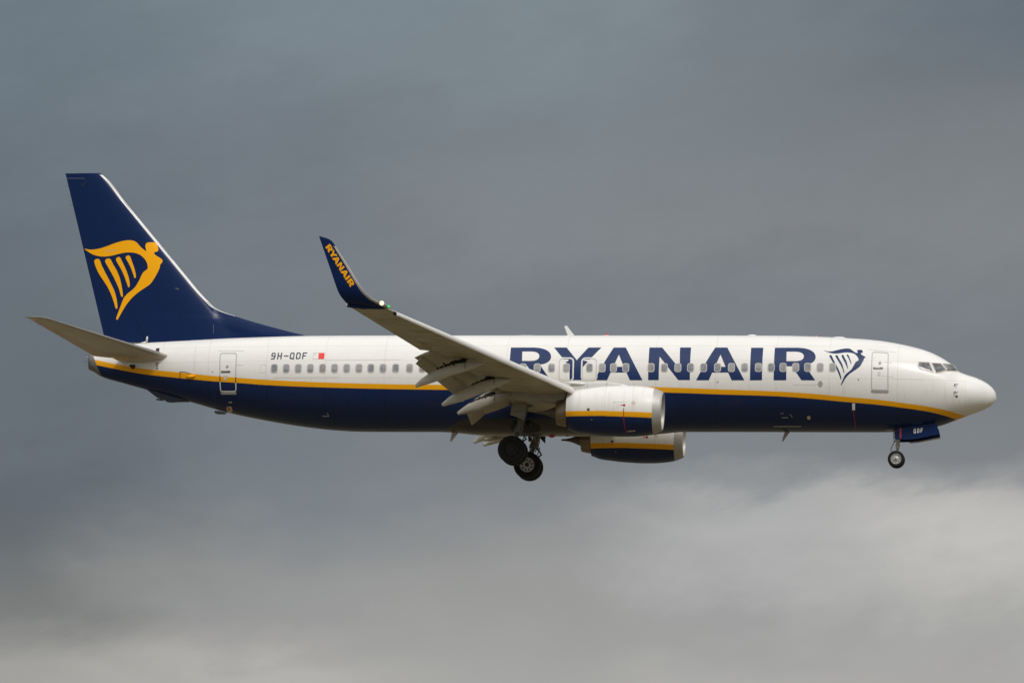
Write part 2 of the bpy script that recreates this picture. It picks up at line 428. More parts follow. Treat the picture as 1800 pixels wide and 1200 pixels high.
LETTERS = [[[(0.131, -0.443), (1.094, -0.441), (1.323, -0.462), (1.509, -0.507), (1.652, -0.574), (1.755, -0.657), (1.817, -0.753), (1.841, -0.858), (1.832, -0.946), (1.795, -1.023), (1.733, -1.088), (1.644, -1.139), (1.53, -1.178), (1.39, -1.203), (1.843, -1.847), (1.275, -1.848), (0.874, -1.264), (0.648, -1.264), (0.648, -1.848), (0.125, -1.848)], [(0.625, -0.624), (1.001, -0.623), (1.107, -0.633), (1.193, -0.654), (1.26, -0.685), (1.309, -0.726), (1.339, -0.775), (1.351, -0.832), (1.343, -0.894), (1.314, -0.947), (1.264, -0.989), (1.195, -1.02), (1.107, -1.039), (1.001, -1.046), (0.641, -1.046)]], [[(1.931, -0.442), (2.453, -0.442), (2.922, -1.011), (3.365, -0.442), (3.907, -0.441), (3.172, -1.322), (3.171, -1.852), (2.645, -1.852), (2.634, -1.285)]], [[(4.419, -0.442), (4.922, -0.442), (5.674, -1.856), (5.151, -1.856), (5.005, -1.537), (4.343, -1.538), (4.2, -1.857), (3.676, -1.857)], [(4.659, -0.765), (4.891, -1.294), (4.455, -1.294)]], [[(5.907, -0.441), (6.433, -0.441), (7.219, -1.39), (7.179, -0.441), (7.636, -0.441), (7.639, -1.849), (7.157, -1.849), (6.358, -0.854), (6.344, -1.85), (5.908, -1.85)]], [[(8.639, -0.441), (9.142, -0.441), (9.894, -1.855), (9.371, -1.855), (9.225, -1.536), (8.563, -1.537), (8.42, -1.856), (7.896, -1.856)], [(8.879, -0.764), (9.111, -1.293), (8.675, -1.293)]], [[(10.129, -0.45), (10.632, -0.449), (10.626, -1.855), (10.128, -1.855)]], [[(11.113, -0.449), (12.076, -0.447), (12.305, -0.468), (12.491, -0.513), (12.634, -0.58), (12.737, -0.663), (12.799, -0.759), (12.823, -0.864), (12.814, -0.952), (12.777, -1.029), (12.715, -1.094), (12.626, -1.145), (12.512, -1.184), (12.372, -1.209), (12.825, -1.853), (12.257, -1.854), (11.856, -1.27), (11.63, -1.27), (11.63, -1.854), (11.107, -1.854)], [(11.607, -0.63), (11.983, -0.629), (12.089, -0.639), (12.175, -0.66), (12.242, -0.691), (12.291, -0.732), (12.321, -0.781), (12.333, -0.838), (12.325, -0.9), (12.296, -0.953), (12.246, -0.995), (12.177, -1.026), (12.089, -1.045), (11.983, -1.052), (11.623, -1.052)]]]
HARP_TAIL = [[(-18.165, 3.926), (-18.119, 3.922), (-18.034, 3.902), (-17.96, 3.889), (-17.879, 3.881), (-17.788, 3.884), (-17.69, 3.894), (-17.593, 3.907), (-17.485, 3.928), (-17.353, 3.965), (-17.212, 4.01), (-17.076, 4.059), (-16.94, 4.109), (-16.802, 4.154), (-16.667, 4.194), (-16.544, 4.224), (-16.428, 4.245), (-16.322, 4.258), (-16.223, 4.262), (-16.133, 4.255), (-16.051, 4.237), (-15.977, 4.205), (-15.912, 4.162), (-15.859, 4.108), (-15.807, 4.049), (-15.748, 3.987), (-15.684, 3.926), (-15.61, 3.864), (-15.545, 3.816), (-15.509, 3.8), (-15.493, 3.809), (-15.502, 3.85), (-15.519, 3.905), (-15.533, 3.96), (-15.542, 4.014), (-15.539, 4.06), (-15.527, 4.1), (-15.506, 4.133), (-15.473, 4.158), (-15.428, 4.172), (-15.364, 4.178), (-15.259, 4.181), (-15.158, 4.178), (-15.11, 4.167), (-15.082, 4.143), (-15.059, 4.103), (-15.039, 4.048), (-15.013, 3.971), (-14.995, 3.894), (-14.998, 3.84), (-15.013, 3.802), (-15.034, 3.783), (-15.061, 3.774), (-15.098, 3.77), (-15.132, 3.764), (-15.153, 3.746), (-15.162, 3.723), (-15.161, 3.699), (-15.148, 3.672), (-15.12, 3.645), (-15.078, 3.614), (-15.011, 3.572), (-14.939, 3.528), (-14.876, 3.487), (-14.828, 3.449), (-14.805, 3.421), (-14.799, 3.391), (-14.806, 3.343), (-14.824, 3.296), (-14.853, 3.271), (-14.882, 3.244), (-14.893, 3.19), (-14.903, 3.125), (-14.919, 3.062), (-14.945, 2.988), (-14.983, 2.899), (-15.043, 2.784), (-15.144, 2.606), (-15.258, 2.435), (-15.356, 2.346), (-15.46, 2.279), (-15.593, 2.192), (-15.73, 2.101), (-15.853, 2.009), (-15.966, 1.914), (-16.071, 1.813), (-16.167, 1.709), (-16.253, 1.602), (-16.334, 1.487), (-16.418, 1.353), (-16.499, 1.214), (-16.576, 1.073), (-16.637, 0.958), (-16.665, 0.916), (-16.681, 0.907), (-16.706, 0.908), (-16.725, 0.921), (-16.732, 0.938), (-16.727, 0.976), (-16.704, 1.047), (-16.669, 1.146), (-16.624, 1.274), (-16.572, 1.419), (-16.514, 1.58), (-16.459, 1.726), (-16.419, 1.814), (-16.377, 1.88), (-16.315, 1.95), (-16.242, 2.016), (-16.158, 2.08), (-16.074, 2.143), (-16.002, 2.206), (-15.94, 2.272), (-15.888, 2.345), (-15.84, 2.426), (-15.79, 2.517), (-15.741, 2.613), (-15.7, 2.712), (-15.66, 2.801), (-15.621, 2.867), (-15.577, 2.921), (-15.515, 2.967), (-15.459, 3.006), (-15.43, 3.04), (-15.416, 3.074), (-15.412, 3.113), (-15.418, 3.16), (-15.432, 3.226), (-15.455, 3.296), (-15.483, 3.357), (-15.519, 3.416), (-15.568, 3.477), (-15.624, 3.536), (-15.683, 3.587), (-15.746, 3.632), (-15.814, 3.668), (-15.885, 3.697), (-15.96, 3.717), (-16.04, 3.731), (-16.123, 3.741), (-16.212, 3.745), (-16.31, 3.744), (-16.417, 3.735), (-16.533, 3.717), (-16.656, 3.691), (-16.793, 3.656), (-16.929, 3.623), (-17.051, 3.602), (-17.169, 3.589), (-17.291, 3.583), (-17.409, 3.586), (-17.514, 3.599), (-17.616, 3.621), (-17.72, 3.651), (-17.823, 3.693), (-17.923, 3.75), (-18.015, 3.813), (-18.11, 3.878)], [(-17.723, 3.368), (-17.724, 3.415), (-17.708, 3.436), (-17.681, 3.462), (-17.647, 3.48), (-17.61, 3.491), (-17.571, 3.491), (-17.535, 3.478), (-17.502, 3.453), (-17.479, 3.419), (-17.455, 3.367), (-17.424, 3.283), (-17.383, 3.179), (-17.327, 3.068), (-17.257, 2.94), (-17.169, 2.779), (-17.078, 2.615), (-17.004, 2.475), (-16.935, 2.341), (-16.869, 2.209), (-16.809, 2.068), (-16.757, 1.897), (-16.716, 1.726), (-16.692, 1.573), (-16.682, 1.453), (-16.685, 1.399), (-16.698, 1.378), (-16.719, 1.367), (-16.742, 1.371), (-16.755, 1.382), (-16.771, 1.419), (-16.796, 1.503), (-16.834, 1.624), (-16.892, 1.79), (-16.961, 1.966), (-17.03, 2.115), (-17.105, 2.256), (-17.189, 2.392), (-17.282, 2.53), (-17.391, 2.683), (-17.495, 2.837), (-17.575, 2.977), (-17.638, 3.111), (-17.691, 3.252)], [(-17.25, 3.367), (-17.253, 3.407), (-17.241, 3.435), (-17.223, 3.463), (-17.194, 3.483), (-17.148, 3.495), (-17.098, 3.497), (-17.057, 3.485), (-17.022, 3.462), (-16.998, 3.43), (-16.975, 3.384), (-16.947, 3.326), (-16.904, 3.247), (-16.825, 3.123), (-16.744, 2.99), (-16.693, 2.882), (-16.654, 2.785), (-16.621, 2.704), (-16.591, 2.614), (-16.557, 2.484), (-16.524, 2.341), (-16.495, 2.197), (-16.473, 2.068), (-16.462, 1.977), (-16.46, 1.914), (-16.466, 1.882), (-16.479, 1.87), (-16.499, 1.867), (-16.52, 1.88), (-16.536, 1.908), (-16.557, 1.965), (-16.589, 2.076), (-16.63, 2.204), (-16.677, 2.312), (-16.731, 2.427), (-16.798, 2.566), (-16.875, 2.717), (-16.965, 2.876), (-17.053, 3.025), (-17.122, 3.138), (-17.178, 3.23), (-17.222, 3.307)], [(-16.781, 3.435), (-16.785, 3.471), (-16.776, 3.496), (-16.756, 3.524), (-16.729, 3.544), (-16.692, 3.553), (-16.653, 3.551), (-16.62, 3.537), (-16.591, 3.51), (-16.572, 3.474), (-16.547, 3.417), (-16.499, 3.326), (-16.44, 3.212), (-16.376, 3.079), (-16.314, 2.939), (-16.263, 2.806), (-16.223, 2.682), (-16.194, 2.573), (-16.177, 2.477), (-16.171, 2.391), (-16.174, 2.324), (-16.183, 2.288), (-16.197, 2.272), (-16.215, 2.268), (-16.234, 2.279), (-16.25, 2.309), (-16.267, 2.358), (-16.29, 2.423), (-16.322, 2.512), (-16.371, 2.64), (-16.431, 2.785), (-16.5, 2.933), (-16.574, 3.076), (-16.65, 3.196), (-16.716, 3.298), (-16.758, 3.376)], [(-16.371, 3.52), (-16.369, 3.554), (-16.352, 3.578), (-16.326, 3.599), (-16.295, 3.612), (-16.26, 3.617), (-16.226, 3.612), (-16.198, 3.594), (-16.173, 3.564), (-16.158, 3.528), (-16.137, 3.468), (-16.094, 3.355), (-16.046, 3.229), (-16.007, 3.124), (-15.973, 3.024), (-15.945, 2.915), (-15.924, 2.819), (-15.915, 2.754), (-15.915, 2.709), (-15.921, 2.679), (-15.934, 2.661), (-15.955, 2.654), (-15.976, 2.662), (-15.986, 2.685), (-16.001, 2.733), (-16.032, 2.824), (-16.074, 2.938), (-16.125, 3.067), (-16.183, 3.195), (-16.248, 3.306), (-16.307, 3.4), (-16.348, 3.469)]]
HARP_NOSE = [[(13.143, -0.571), (13.171, -0.576), (13.226, -0.592), (13.283, -0.607), (13.345, -0.618), (13.413, -0.617), (13.482, -0.608), (13.548, -0.593), (13.616, -0.573), (13.692, -0.551), (13.77, -0.528), (13.846, -0.506), (13.923, -0.489), (14.003, -0.477), (14.078, -0.472), (14.14, -0.47), (14.196, -0.479), (14.249, -0.506), (14.297, -0.541), (14.339, -0.576), (14.38, -0.61), (14.432, -0.645), (14.481, -0.67), (14.519, -0.677), (14.543, -0.67), (14.539, -0.646), (14.526, -0.615), (14.519, -0.586), (14.517, -0.56), (14.518, -0.543), (14.54, -0.533), (14.617, -0.528), (14.696, -0.531), (14.722, -0.544), (14.732, -0.568), (14.748, -0.614), (14.753, -0.656), (14.726, -0.666), (14.695, -0.668), (14.679, -0.677), (14.673, -0.69), (14.675, -0.709), (14.689, -0.733), (14.719, -0.758), (14.76, -0.786), (14.816, -0.818), (14.864, -0.848), (14.872, -0.872), (14.862, -0.891), (14.842, -0.899), (14.82, -0.912), (14.811, -0.947), (14.798, -0.997), (14.771, -1.061), (14.735, -1.132), (14.697, -1.207), (14.652, -1.277), (14.595, -1.329), (14.528, -1.379), (14.442, -1.44), (14.355, -1.501), (14.283, -1.55), (14.22, -1.601), (14.159, -1.663), (14.104, -1.73), (14.054, -1.802), (14.007, -1.877), (13.959, -1.963), (13.919, -2.033), (13.897, -2.057), (13.886, -2.056), (13.883, -2.043), (13.894, -2.004), (13.927, -1.919), (13.968, -1.819), (14.007, -1.729), (14.045, -1.651), (14.075, -1.607), (14.112, -1.572), (14.173, -1.523), (14.237, -1.471), (14.289, -1.422), (14.332, -1.37), (14.362, -1.316), (14.388, -1.258), (14.421, -1.189), (14.452, -1.125), (14.475, -1.088), (14.499, -1.062), (14.539, -1.04), (14.575, -1.02), (14.59, -1.002), (14.593, -0.978), (14.587, -0.939), (14.57, -0.894), (14.542, -0.846), (14.507, -0.799), (14.47, -0.759), (14.426, -0.725), (14.37, -0.697), (14.306, -0.677), (14.231, -0.663), (14.149, -0.656), (14.061, -0.656), (13.973, -0.662), (13.894, -0.677), (13.819, -0.693), (13.751, -0.705), (13.683, -0.711), (13.605, -0.71), (13.526, -0.703), (13.456, -0.691), (13.388, -0.674), (13.316, -0.651), (13.248, -0.625), (13.182, -0.593)], [(13.379, -0.807), (13.393, -0.784), (13.423, -0.781), (13.449, -0.778), (13.476, -0.796), (13.504, -0.854), (13.538, -0.933), (13.582, -1.017), (13.632, -1.109), (13.683, -1.202), (13.736, -1.303), (13.795, -1.421), (13.848, -1.543), (13.881, -1.663), (13.899, -1.76), (13.899, -1.805), (13.89, -1.819), (13.882, -1.821), (13.866, -1.79), (13.833, -1.698), (13.79, -1.583), (13.742, -1.474), (13.688, -1.363), (13.627, -1.25), (13.565, -1.14), (13.504, -1.036), (13.45, -0.943), (13.405, -0.864)], [(13.63, -0.806), (13.643, -0.789), (13.668, -0.784), (13.691, -0.779), (13.717, -0.788), (13.741, -0.83), (13.77, -0.89), (13.812, -0.963), (13.854, -1.036), (13.887, -1.086), (13.916, -1.138), (13.944, -1.213), (13.97, -1.302), (14.001, -1.42), (14.023, -1.522), (14.021, -1.56), (14.008, -1.562), (13.998, -1.543), (13.984, -1.503), (13.967, -1.445), (13.942, -1.372), (13.905, -1.289), (13.86, -1.2), (13.808, -1.116), (13.757, -1.036), (13.711, -0.964), (13.673, -0.901), (13.644, -0.846)], [(13.879, -0.794), (13.892, -0.772), (13.921, -0.772), (13.945, -0.774), (13.971, -0.793), (13.996, -0.842), (14.025, -0.909), (14.068, -0.988), (14.109, -1.075), (14.136, -1.173), (14.154, -1.26), (14.164, -1.316), (14.166, -1.351), (14.163, -1.367), (14.153, -1.361), (14.138, -1.332), (14.116, -1.28), (14.083, -1.204), (14.043, -1.117), (13.995, -1.034), (13.949, -0.952), (13.905, -0.864)], [(14.093, -0.771), (14.1, -0.748), (14.125, -0.749), (14.14, -0.745), (14.158, -0.76), (14.187, -0.813), (14.219, -0.887), (14.254, -0.972), (14.284, -1.054), (14.301, -1.109), (14.307, -1.146), (14.303, -1.167), (14.292, -1.167), (14.277, -1.141), (14.256, -1.095), (14.229, -1.029), (14.192, -0.95), (14.137, -0.853)]]
WINDOWS = [(-9.755, -1.336), (-9.243, -1.342), (-8.731, -1.346), (-8.219, -1.351), (-7.699, -1.354), (-7.192, -1.357), (-6.681, -1.358), (-6.166, -1.359), (-5.664, -1.359), (-5.155, -1.359), (-4.624, -1.358), (-4.043, -1.356), (-3.508, -1.355), (-2.972, -1.354), (-2.473, -1.353), (-1.962, -1.351), (-1.451, -1.35), (-0.929, -1.349), (-0.406, -1.348), (0.116, -1.346), (0.697, -1.345), (1.287, -1.344), (1.884, -1.342), (2.5, -1.341), (3.462, -1.338), (3.987, -1.337), (4.46, -1.336), (4.971, -1.335), (6.02, -1.332), (6.572, -1.331), (7.134, -1.329), (7.663, -1.328), (8.2, -1.327), (8.78, -1.325), (9.355, -1.324), (9.899, -1.323), (10.472, -1.321), (10.999, -1.32), (11.488, -1.319), (12.012, -1.317), (12.508, -1.316), (13.023, -1.314), (13.537, -1.313)]
DOOR_AFT = [(-12.132, -0.623), (-11.383, -0.635), (-11.386, -2.272), (-12.095, -2.255)]
DOOR_FRONT = [(15.123, -0.603), (15.817, -0.63), (15.845, -2.264), (15.129, -2.249)]
EXIT1 = [(2.183, -0.927), (2.776, -0.927), (2.779, -1.881), (2.187, -1.881)]
EXIT2 = [(3.143, -0.927), (3.759, -0.926), (3.761, -1.868), (3.146, -1.869)]
COCKPIT = [[(17.054, -1.03), (17.47, -1.034), (17.662, -1.471), (17.445, -1.405), (17.146, -1.322), (17.063, -1.261), (17.039, -1.194)], [(17.578, -1.052), (17.936, -1.048), (18.17, -1.346), (17.982, -1.423), (17.775, -1.481)], [(18.014, -1.042), (18.234, -1.037), (18.364, -1.017), (18.474, -1.098), (18.606, -1.292), (18.4, -1.337), (18.235, -1.334)]]
FIN_LE = [(-17.596, 7.145), (-17.468, 7.065), (-16.472, 5.901), (-15.477, 4.726), (-14.484, 3.554), (-13.741, 2.672), (-13.134, 1.966), (-12.851, 1.684), (-12.593, 1.436), (-12.215, 1.238), (-11.705, 1.07), (-10.929, 0.829), (-10.057, 0.589), (-9.356, 0.408), (-8.655, 0.24)]
WL_LE = [(-2.95, -17.008, -0.797), (-3.194, -17.23, -0.702), (-3.469, -17.388, -0.583), (-3.659, -17.502, -0.445), (-3.81, -17.581, -0.297), (-3.962, -17.649, -0.092), (-4.118, -17.696, 0.151), (-4.345, -17.742, 0.518), (-4.571, -17.787, 0.874), (-4.798, -17.826, 1.208), (-4.957, -17.854, 1.454), (-5.139, -17.885, 1.732)]
WL_TE = [(-4.411, -16.92, -0.829), (-4.567, -17.2, -0.72), (-4.681, -17.375, -0.596), (-4.781, -17.488, -0.465), (-4.862, -17.575, -0.311), (-4.925, -17.635, -0.145), (-5.001, -17.684, 0.074), (-5.137, -17.737, 0.474), (-5.273, -17.785, 0.864), (-5.409, -17.831, 1.254), (-5.5, -17.86, 1.51), (-5.623, -17.9, 1.862)]
WL_TXT = [(-5.356, -17.85, 1.418), (-4.365, -17.639, -0.131), (-5.187, -17.864, 1.545)]
MISC = {'doorh_f': [(15.207, -1.339), (15.603, -1.333)], 'port_f': [(15.473, -1.113)], 'doorh_a': [(-12.044, -1.447), (-11.639, -1.443)], 'port_a': [(-11.779, -1.229)]}


# ------------------------------------------------------------------ object helpers
def tag(o, label=None, cat=None, group=None, kind=None):
    if label:
        o['label'] = label
    if cat:
        o['category'] = cat
    if group:
        o['group'] = group
    if kind:
        o['kind'] = kind
    return o


def link_mesh(name, bm, mat, parent=None, smooth=True, label=None, autosmooth=None):
    me = bpy.data.meshes.new(name)
    bm.normal_update()
    bm.to_mesh(me)
    bm.free()
    o = bpy.data.objects.new(name, me)
    COL.objects.link(o)
    for m in (mat if isinstance(mat, (list, tuple)) else [mat]):
        me.materials.append(m)
    if smooth:
        me.polygons.foreach_set('use_smooth', [True] * len(me.polygons))
        if autosmooth:
            me.set_sharp_from_angle(angle=RAD(autosmooth))
    if parent is not None:
        o.parent = parent
        if parent.parent is None and parent.type == 'EMPTY':
            o.location = -parent.location
    if label:
        o['label'] = label
    return o


def fix_normals(bm):
    bmesh.ops.recalc_face_normals(bm, faces=bm.faces[:])


def loft(bm, rings, closed=True, cap0=True, cap1=True):
    vs = [[bm.verts.new(p) for p in r] for r in rings]
    n = len(rings[0])
    for a, b in zip(vs[:-1], vs[1:]):
        for i in range(n if closed else n - 1):
            j = (i + 1) % n
            bm.faces.new((a[i], a[j], b[j], b[i]))
    if closed and cap0:
        bm.faces.new(list(reversed(vs[0])))
    if closed and cap1:
        bm.faces.new(vs[-1])
    return vs


def tube(bm, pts, radii, seg=14, cap=True):
    pts = [Vector(p) for p in pts]
    if isinstance(radii, (int, float)):
        radii = [radii] * len(pts)
    rings = []
    ref = None
    for i, p in enumerate(pts):
        d = (pts[min(i + 1, len(pts) - 1)] - pts[max(i - 1, 0)]).normalized()
        if ref is None:
            ref = d.orthogonal().normalized()
        u = (ref - d * ref.dot(d)).normalized()
        ref = u
        v = d.cross(u)
        rings.append([p + (u * math.cos(t) + v * math.sin(t)) * radii[i] for t in [2 * math.pi * k / seg for k in range(seg)]])
    loft(bm, rings, cap0=cap, cap1=cap)


def lathe_x(bm, profile, cy, cz, seg=64, shear=None, cap0=False, cap1=False):
    """profile of (x, radius) round an axis parallel to X"""
    rings = []
    for i, (x, r) in enumerate(profile):
        s = shear[i] if shear else 0.0
        rings.append([Vector((x + s * r * math.sin(t), cy + r * math.cos(t), cz + r * math.sin(t)))
                      for t in [2 * math.pi * k / seg for k in range(seg)]])
    loft(bm, rings, cap0=cap0, cap1=cap1)


def lathe_y(bm, profile, cx, cz, cy, seg=40, caps=True):
    """profile of (y offset, radius) round an axle parallel to Y"""
    rings = [[Vector((cx + r * math.cos(t), cy + dy, cz + r * math.sin(t))) for t in [2 * math.pi * k / seg for k in range(seg)]] for dy, r in profile]
    loft(bm, rings, cap0=caps, cap1=caps)


def prism(bm, poly, y0, y1, bevel=0.0):
    """outline in (x, z), thickness along y"""
    a = [bm.verts.new((x, y0, z)) for x, z in poly]
    b = [bm.verts.new((x, y1, z)) for x, z in poly]
    n = len(poly)
    fs = [bm.faces.new(a), bm.faces.new(list(reversed(b)))]
    for i in range(n):
        j = (i + 1) % n
        fs.append(bm.faces.new((a[j], a[i], b[i], b[j])))
    if bevel:
        es = list({e for f in fs for e in f.edges})
        bmesh.ops.bevel(bm, geom=es, offset=bevel, segments=2, affect='EDGES')


def mirror_bm(bm):
    for v in bm.verts:
        v.co.y = -v.co.y
    bmesh.ops.reverse_faces(bm, faces=bm.faces[:])


def both(name, make, mat, parents, **kw):
    """the starboard piece and its mirror image on the port side"""
    res = []
    for side in (0, 1):
        bm = bmesh.new()
        make(bm)
        fix_normals(bm)
        if side:
            mirror_bm(bm)
            fix_normals(bm)
        res.append(link_mesh(name, bm, mat, parents[side] if isinstance(parents, (list, tuple)) else parents, **kw))
    return res


def pchip(xs, ys):
    xs = np.array(xs, float)
    ys = np.array(ys, float)
    h = np.diff(xs)
    d = np.diff(ys) / h
    m = np.zeros(len(xs))
    for i in range(1, len(xs) - 1):
        if d[i - 1] * d[i] > 0:
            w1, w2 = 2 * h[i] + h[i - 1], h[i] + 2 * h[i - 1]
            m[i] = (w1 + w2) / (w1 / d[i - 1] + w2 / d[i])
    m[0], m[-1] = d[0], d[-1]

    def f(x):
        x = min(max(x, xs[0]), xs[-1])
        i = min(max(int(np.searchsorted(xs, x)) - 1, 0), len(h) - 1)
        t = (x - xs[i]) / h[i]
        a = h[i]
        return float((1 + 2 * t) * (1 - t) ** 2 * ys[i] + t * (1 - t) ** 2 * a * m[i] + t * t * (3 - 2 * t) * ys[i + 1] + t * t * (t - 1) * a * m[i + 1])
    return f


# ------------------------------------------------------------------ setting
bm = bmesh.new()
bmesh.ops.create_grid(bm, x_segments=40, y_segments=40, size=9000)
ground = link_mesh('ground', bm, ground_material(), smooth=False)
ground.location = (0, 0, -40.7)
tag(ground, kind='structure')

# ------------------------------------------------------------------ the aircraft
plane = bpy.data.objects.new('airplane', None)
COL.objects.link(plane)
plane.location = (0.44, 0, -5.48)
plane.empty_display_size = 2
tag(plane, 'white and navy jet airliner with a yellow stripe, flying with wheels lowered under grey clouds', 'airplane')

# ---- fuselage: x, top z, bottom z, half width, z of greatest width
fx = [r[0] for r in RINGS]
f_top, f_bot, f_wid, f_mid = (pchip(fx, [r[k] for r in RINGS]) for k in (1, 2, 3, 4))
s_top = pchip(*zip(*STRIPE_TOP))
s_low = pchip(*zip(*STRIPE_LOW))


def band_top(x):
    if x > 18.945:
        return -3.122 - (x - 18.945) * 0.45
    if x < -17.672:
        return -0.788 - (x + 17.672) * 0.24
    return s_top(x)


def band_low(x):
    if x > 18.45:
        return -3.25 - (x - 18.45) * 0.36
    if x < -17.444:
        return -1.05 - (x + 17.444) * 0.22
    return s_low(x)


def sect(x, th):
    """skin point; th = 0 starboard side, +90 deg crown"""
    w, zm = f_wid(x), f_mid(x)
    c, s = math.cos(th), math.sin(th)
    a = (f_top(x) - zm) if s > 0 else (zm - f_bot(x))
    return Vector((x, -w * c, zm + a * s))


def skin(x, z, off=0.0):
    """starboard skin point at station x, height z, pushed out along the skin normal"""
    def yz(x, z):
        w, zm = f_wid(x), f_mid(x)
        a = (f_top(x) - zm) if z > zm else (zm - f_bot(x))
        q = 1 - ((z - zm) / a) ** 2
        return w * math.sqrt(max(q, 0.0004))
    y = yz(x, z)
    e = 0.01
    w, zm = f_wid(x), f_mid(x)
    a = (f_top(x) - zm) if z > zm else (zm - f_bot(x))
    ny, nz = -y / w ** 2, (z - zm) / a ** 2
    dydx = (yz(x + e, z) - yz(x - e, z)) / (2 * e)
    n = Vector((-dydx * abs(ny), ny, nz)).normalized()
    return Vector((x, -y, z)) + n * off


def set_bands(o, top, low):
    me = o.data
    for nm, fn in (('above_band', top), ('above_navy', low)):
        at = me.attributes.new(nm, 'FLOAT', 'POINT')
        at.data.foreach_set('value', [v.co.z - fn(v.co.x) for v in me.vertices])
    if 'above_grey' not in me.attributes:
        at = me.attributes.new('above_grey', 'FLOAT', 'POINT')
        at.data.foreach_set('value', [1.0] * len(me.vertices))


def stations():
    xs = list(np.arange(fx[0], 12.0, 0.22)) + list(np.arange(12.0, 16.5, 0.14)) + list(np.arange(16.5, 19.58, 0.045))
    t = np.linspace(0, math.pi / 2, 26)
    xs += list(19.6 + (fx[-1] - 19.6) * np.sin(t))
    return xs


SEG = 112
bm = bmesh.new()
rings = [[sect(x, 2 * math.pi * k / SEG) for k in range(SEG)] for x in stations()]
tip = sum(rings[-1], Vector()) / SEG
for dx, k in ((0.0022, 0.75), (0.0040, 0.45), (0.0048, 0.12)):
    rings.append([tip + (p - tip) * k + Vector((dx, 0, 0)) for p in rings[len(stations()) - 1]])
loft(bm, rings)
fix_normals(bm)


def cut(bm, co, no, keep_front):
    c = bm.copy()
    g = c.verts[:] + c.edges[:] + c.faces[:]
    bmesh.ops.bisect_plane(c, geom=g, plane_co=co, plane_no=no, clear_outer=not keep_front, clear_inner=keep_front)
    return c


apu_co, apu_no = Vector((-17.52, 0, -0.92)), Vector((1, 0, 0.40)).normalized()
nose_co = Vector((18.99, 0, 0))
tail_bm = cut(bm, apu_co, apu_no, False)
body0 = cut(bm, apu_co, apu_no, True)
body = cut(body0, nose_co, Vector((1, 0, 0)), False)
radome_bm = cut(body0, nose_co, Vector((1, 0, 0)), True)
bm.free()
body0.free()


def true_normals(o):
    """shade with the normals of the ideal skin, so that cut edges do not show"""
    ns = []
    for v in o.data.vertices:
        x, y, z = v.co
        e = 0.012

        def F(x, y, z):
            w, zm = f_wid(x), f_mid(x)
            a = (f_top(x) - zm) if z > zm else (zm - f_bot(x))
            return (y / max(w, 0.02)) ** 2 + ((z - zm) / max(a, 0.02)) ** 2
        xa, xb = max(fx[0], x - e), min(fx[-1], x + e)
        g = Vector(((F(xb, y, z) - F(xa, y, z)) / (xb - xa), (F(x, y + e, z) - F(x, y - e, z)) / (2 * e), (F(x, y, z + e) - F(x, y, z - e)) / (2 * e)))
        if x > fx[-1] - 0.002:
            zc = (f_top(fx[-1]) + f_bot(fx[-1])) / 2
            g = Vector((0.16, y, z - zc))
        if x < fx[0] + 0.004:
            g = Vector((-1, 0, 0))
        ns.append(g.normalized() if g.length > 1e-6 else Vector((0, 0, 1)))
    o.data.normals_split_custom_set_from_vertices(ns)


fuselage = link_mesh('fuselage', body, M['fuselage'], plane)
set_bands(fuselage, band_top, band_low)
radome = link_mesh('radome', radome_bm, M['white'], plane)
tail_cone = link_mesh('tail_exhaust', tail_bm, M['apu'], plane)
for o_ in (fuselage, radome):
    true_normals(o_)

# ---- wing to body fairing: the fuselage skin swollen outwards below the floor
fair_x = pchip([-3.3, -2.6, -1.2, 0.3, 5.2, 6.2, 7.2], [0.0, 0.16, 0.8, 1.0, 1.0, 0.5, 0.0])
bm = bmesh.new()
rows = []
for x in np.linspace(-3.3, 7.2, 64):
    b = fair_x(float(x))
    row = []
    for k in range(57):
        th = RAD(-170 + 160 * k / 56)               # round the belly
        p = sect(float(x), th)
        side = max(0.0, math.cos(th)) if th > -math.pi / 2 else max(0.0, -math.cos(th))
        edge = min(1.0, (k - 0.5) / 15, (55.5 - k) / 15)
        edge = max(0.0, min(1.0, edge))
        edge = edge * edge * (3 - 2 * edge)
        d = (0.165 + 0.20 * side) * b * edge - 0.012
        nrm = Vector((0, -math.cos(th), math.sin(th)))
        row.append(p + nrm * d)
    rows.append(row)
loft(bm, rows, closed=False)
fix_normals(bm)
belly = link_mesh('belly_fairing', bm, M['fuselage'], plane)
at = belly.data.attributes.new('above_grey', 'FLOAT', 'POINT')
at.data.foreach_set('value', [v.co.z + 3.43 + 0.6 * max(0.0, v.co.x - 2.4) + 0.45 * max(0.0, -1.9 - v.co.x) for v in belly.data.vertices])
set_bands(belly, band_top, band_low)


# ------------------------------------------------------------------ markings that follow the skin
def flat_tris(polys):
    """constrained triangulation of an outline with holes"""
    pts, edges = [], []
    for p in polys:
        n0 = len(pts)
        pts += [Vector(q) for q in p]
        edges += [(n0 + i, n0 + (i + 1) % len(p)) for i in range(len(p))]
    vs, _, faces = delaunay_2d_cdt(pts, edges, [], 0, 1e-6)[:3]

    def inside(c, poly):
        r = False
        for i in range(len(poly)):
            (x0, y0), (x1, y1) = poly[i - 1], poly[i]
            if (y0 > c.y) != (y1 > c.y) and c.x < (x1 - x0) * (c.y - y0) / (y1 - y0) + x0:
                r = not r
        return r
    keep = []
    for f in faces:
        c = (vs[f[0]] + vs[f[1]] + vs[f[2]]) / 3
        if inside(c, polys[0]) and not any(inside(c, h) for h in polys[1:]):
            keep.append(f)
    return [tuple(v) for v in vs], keep


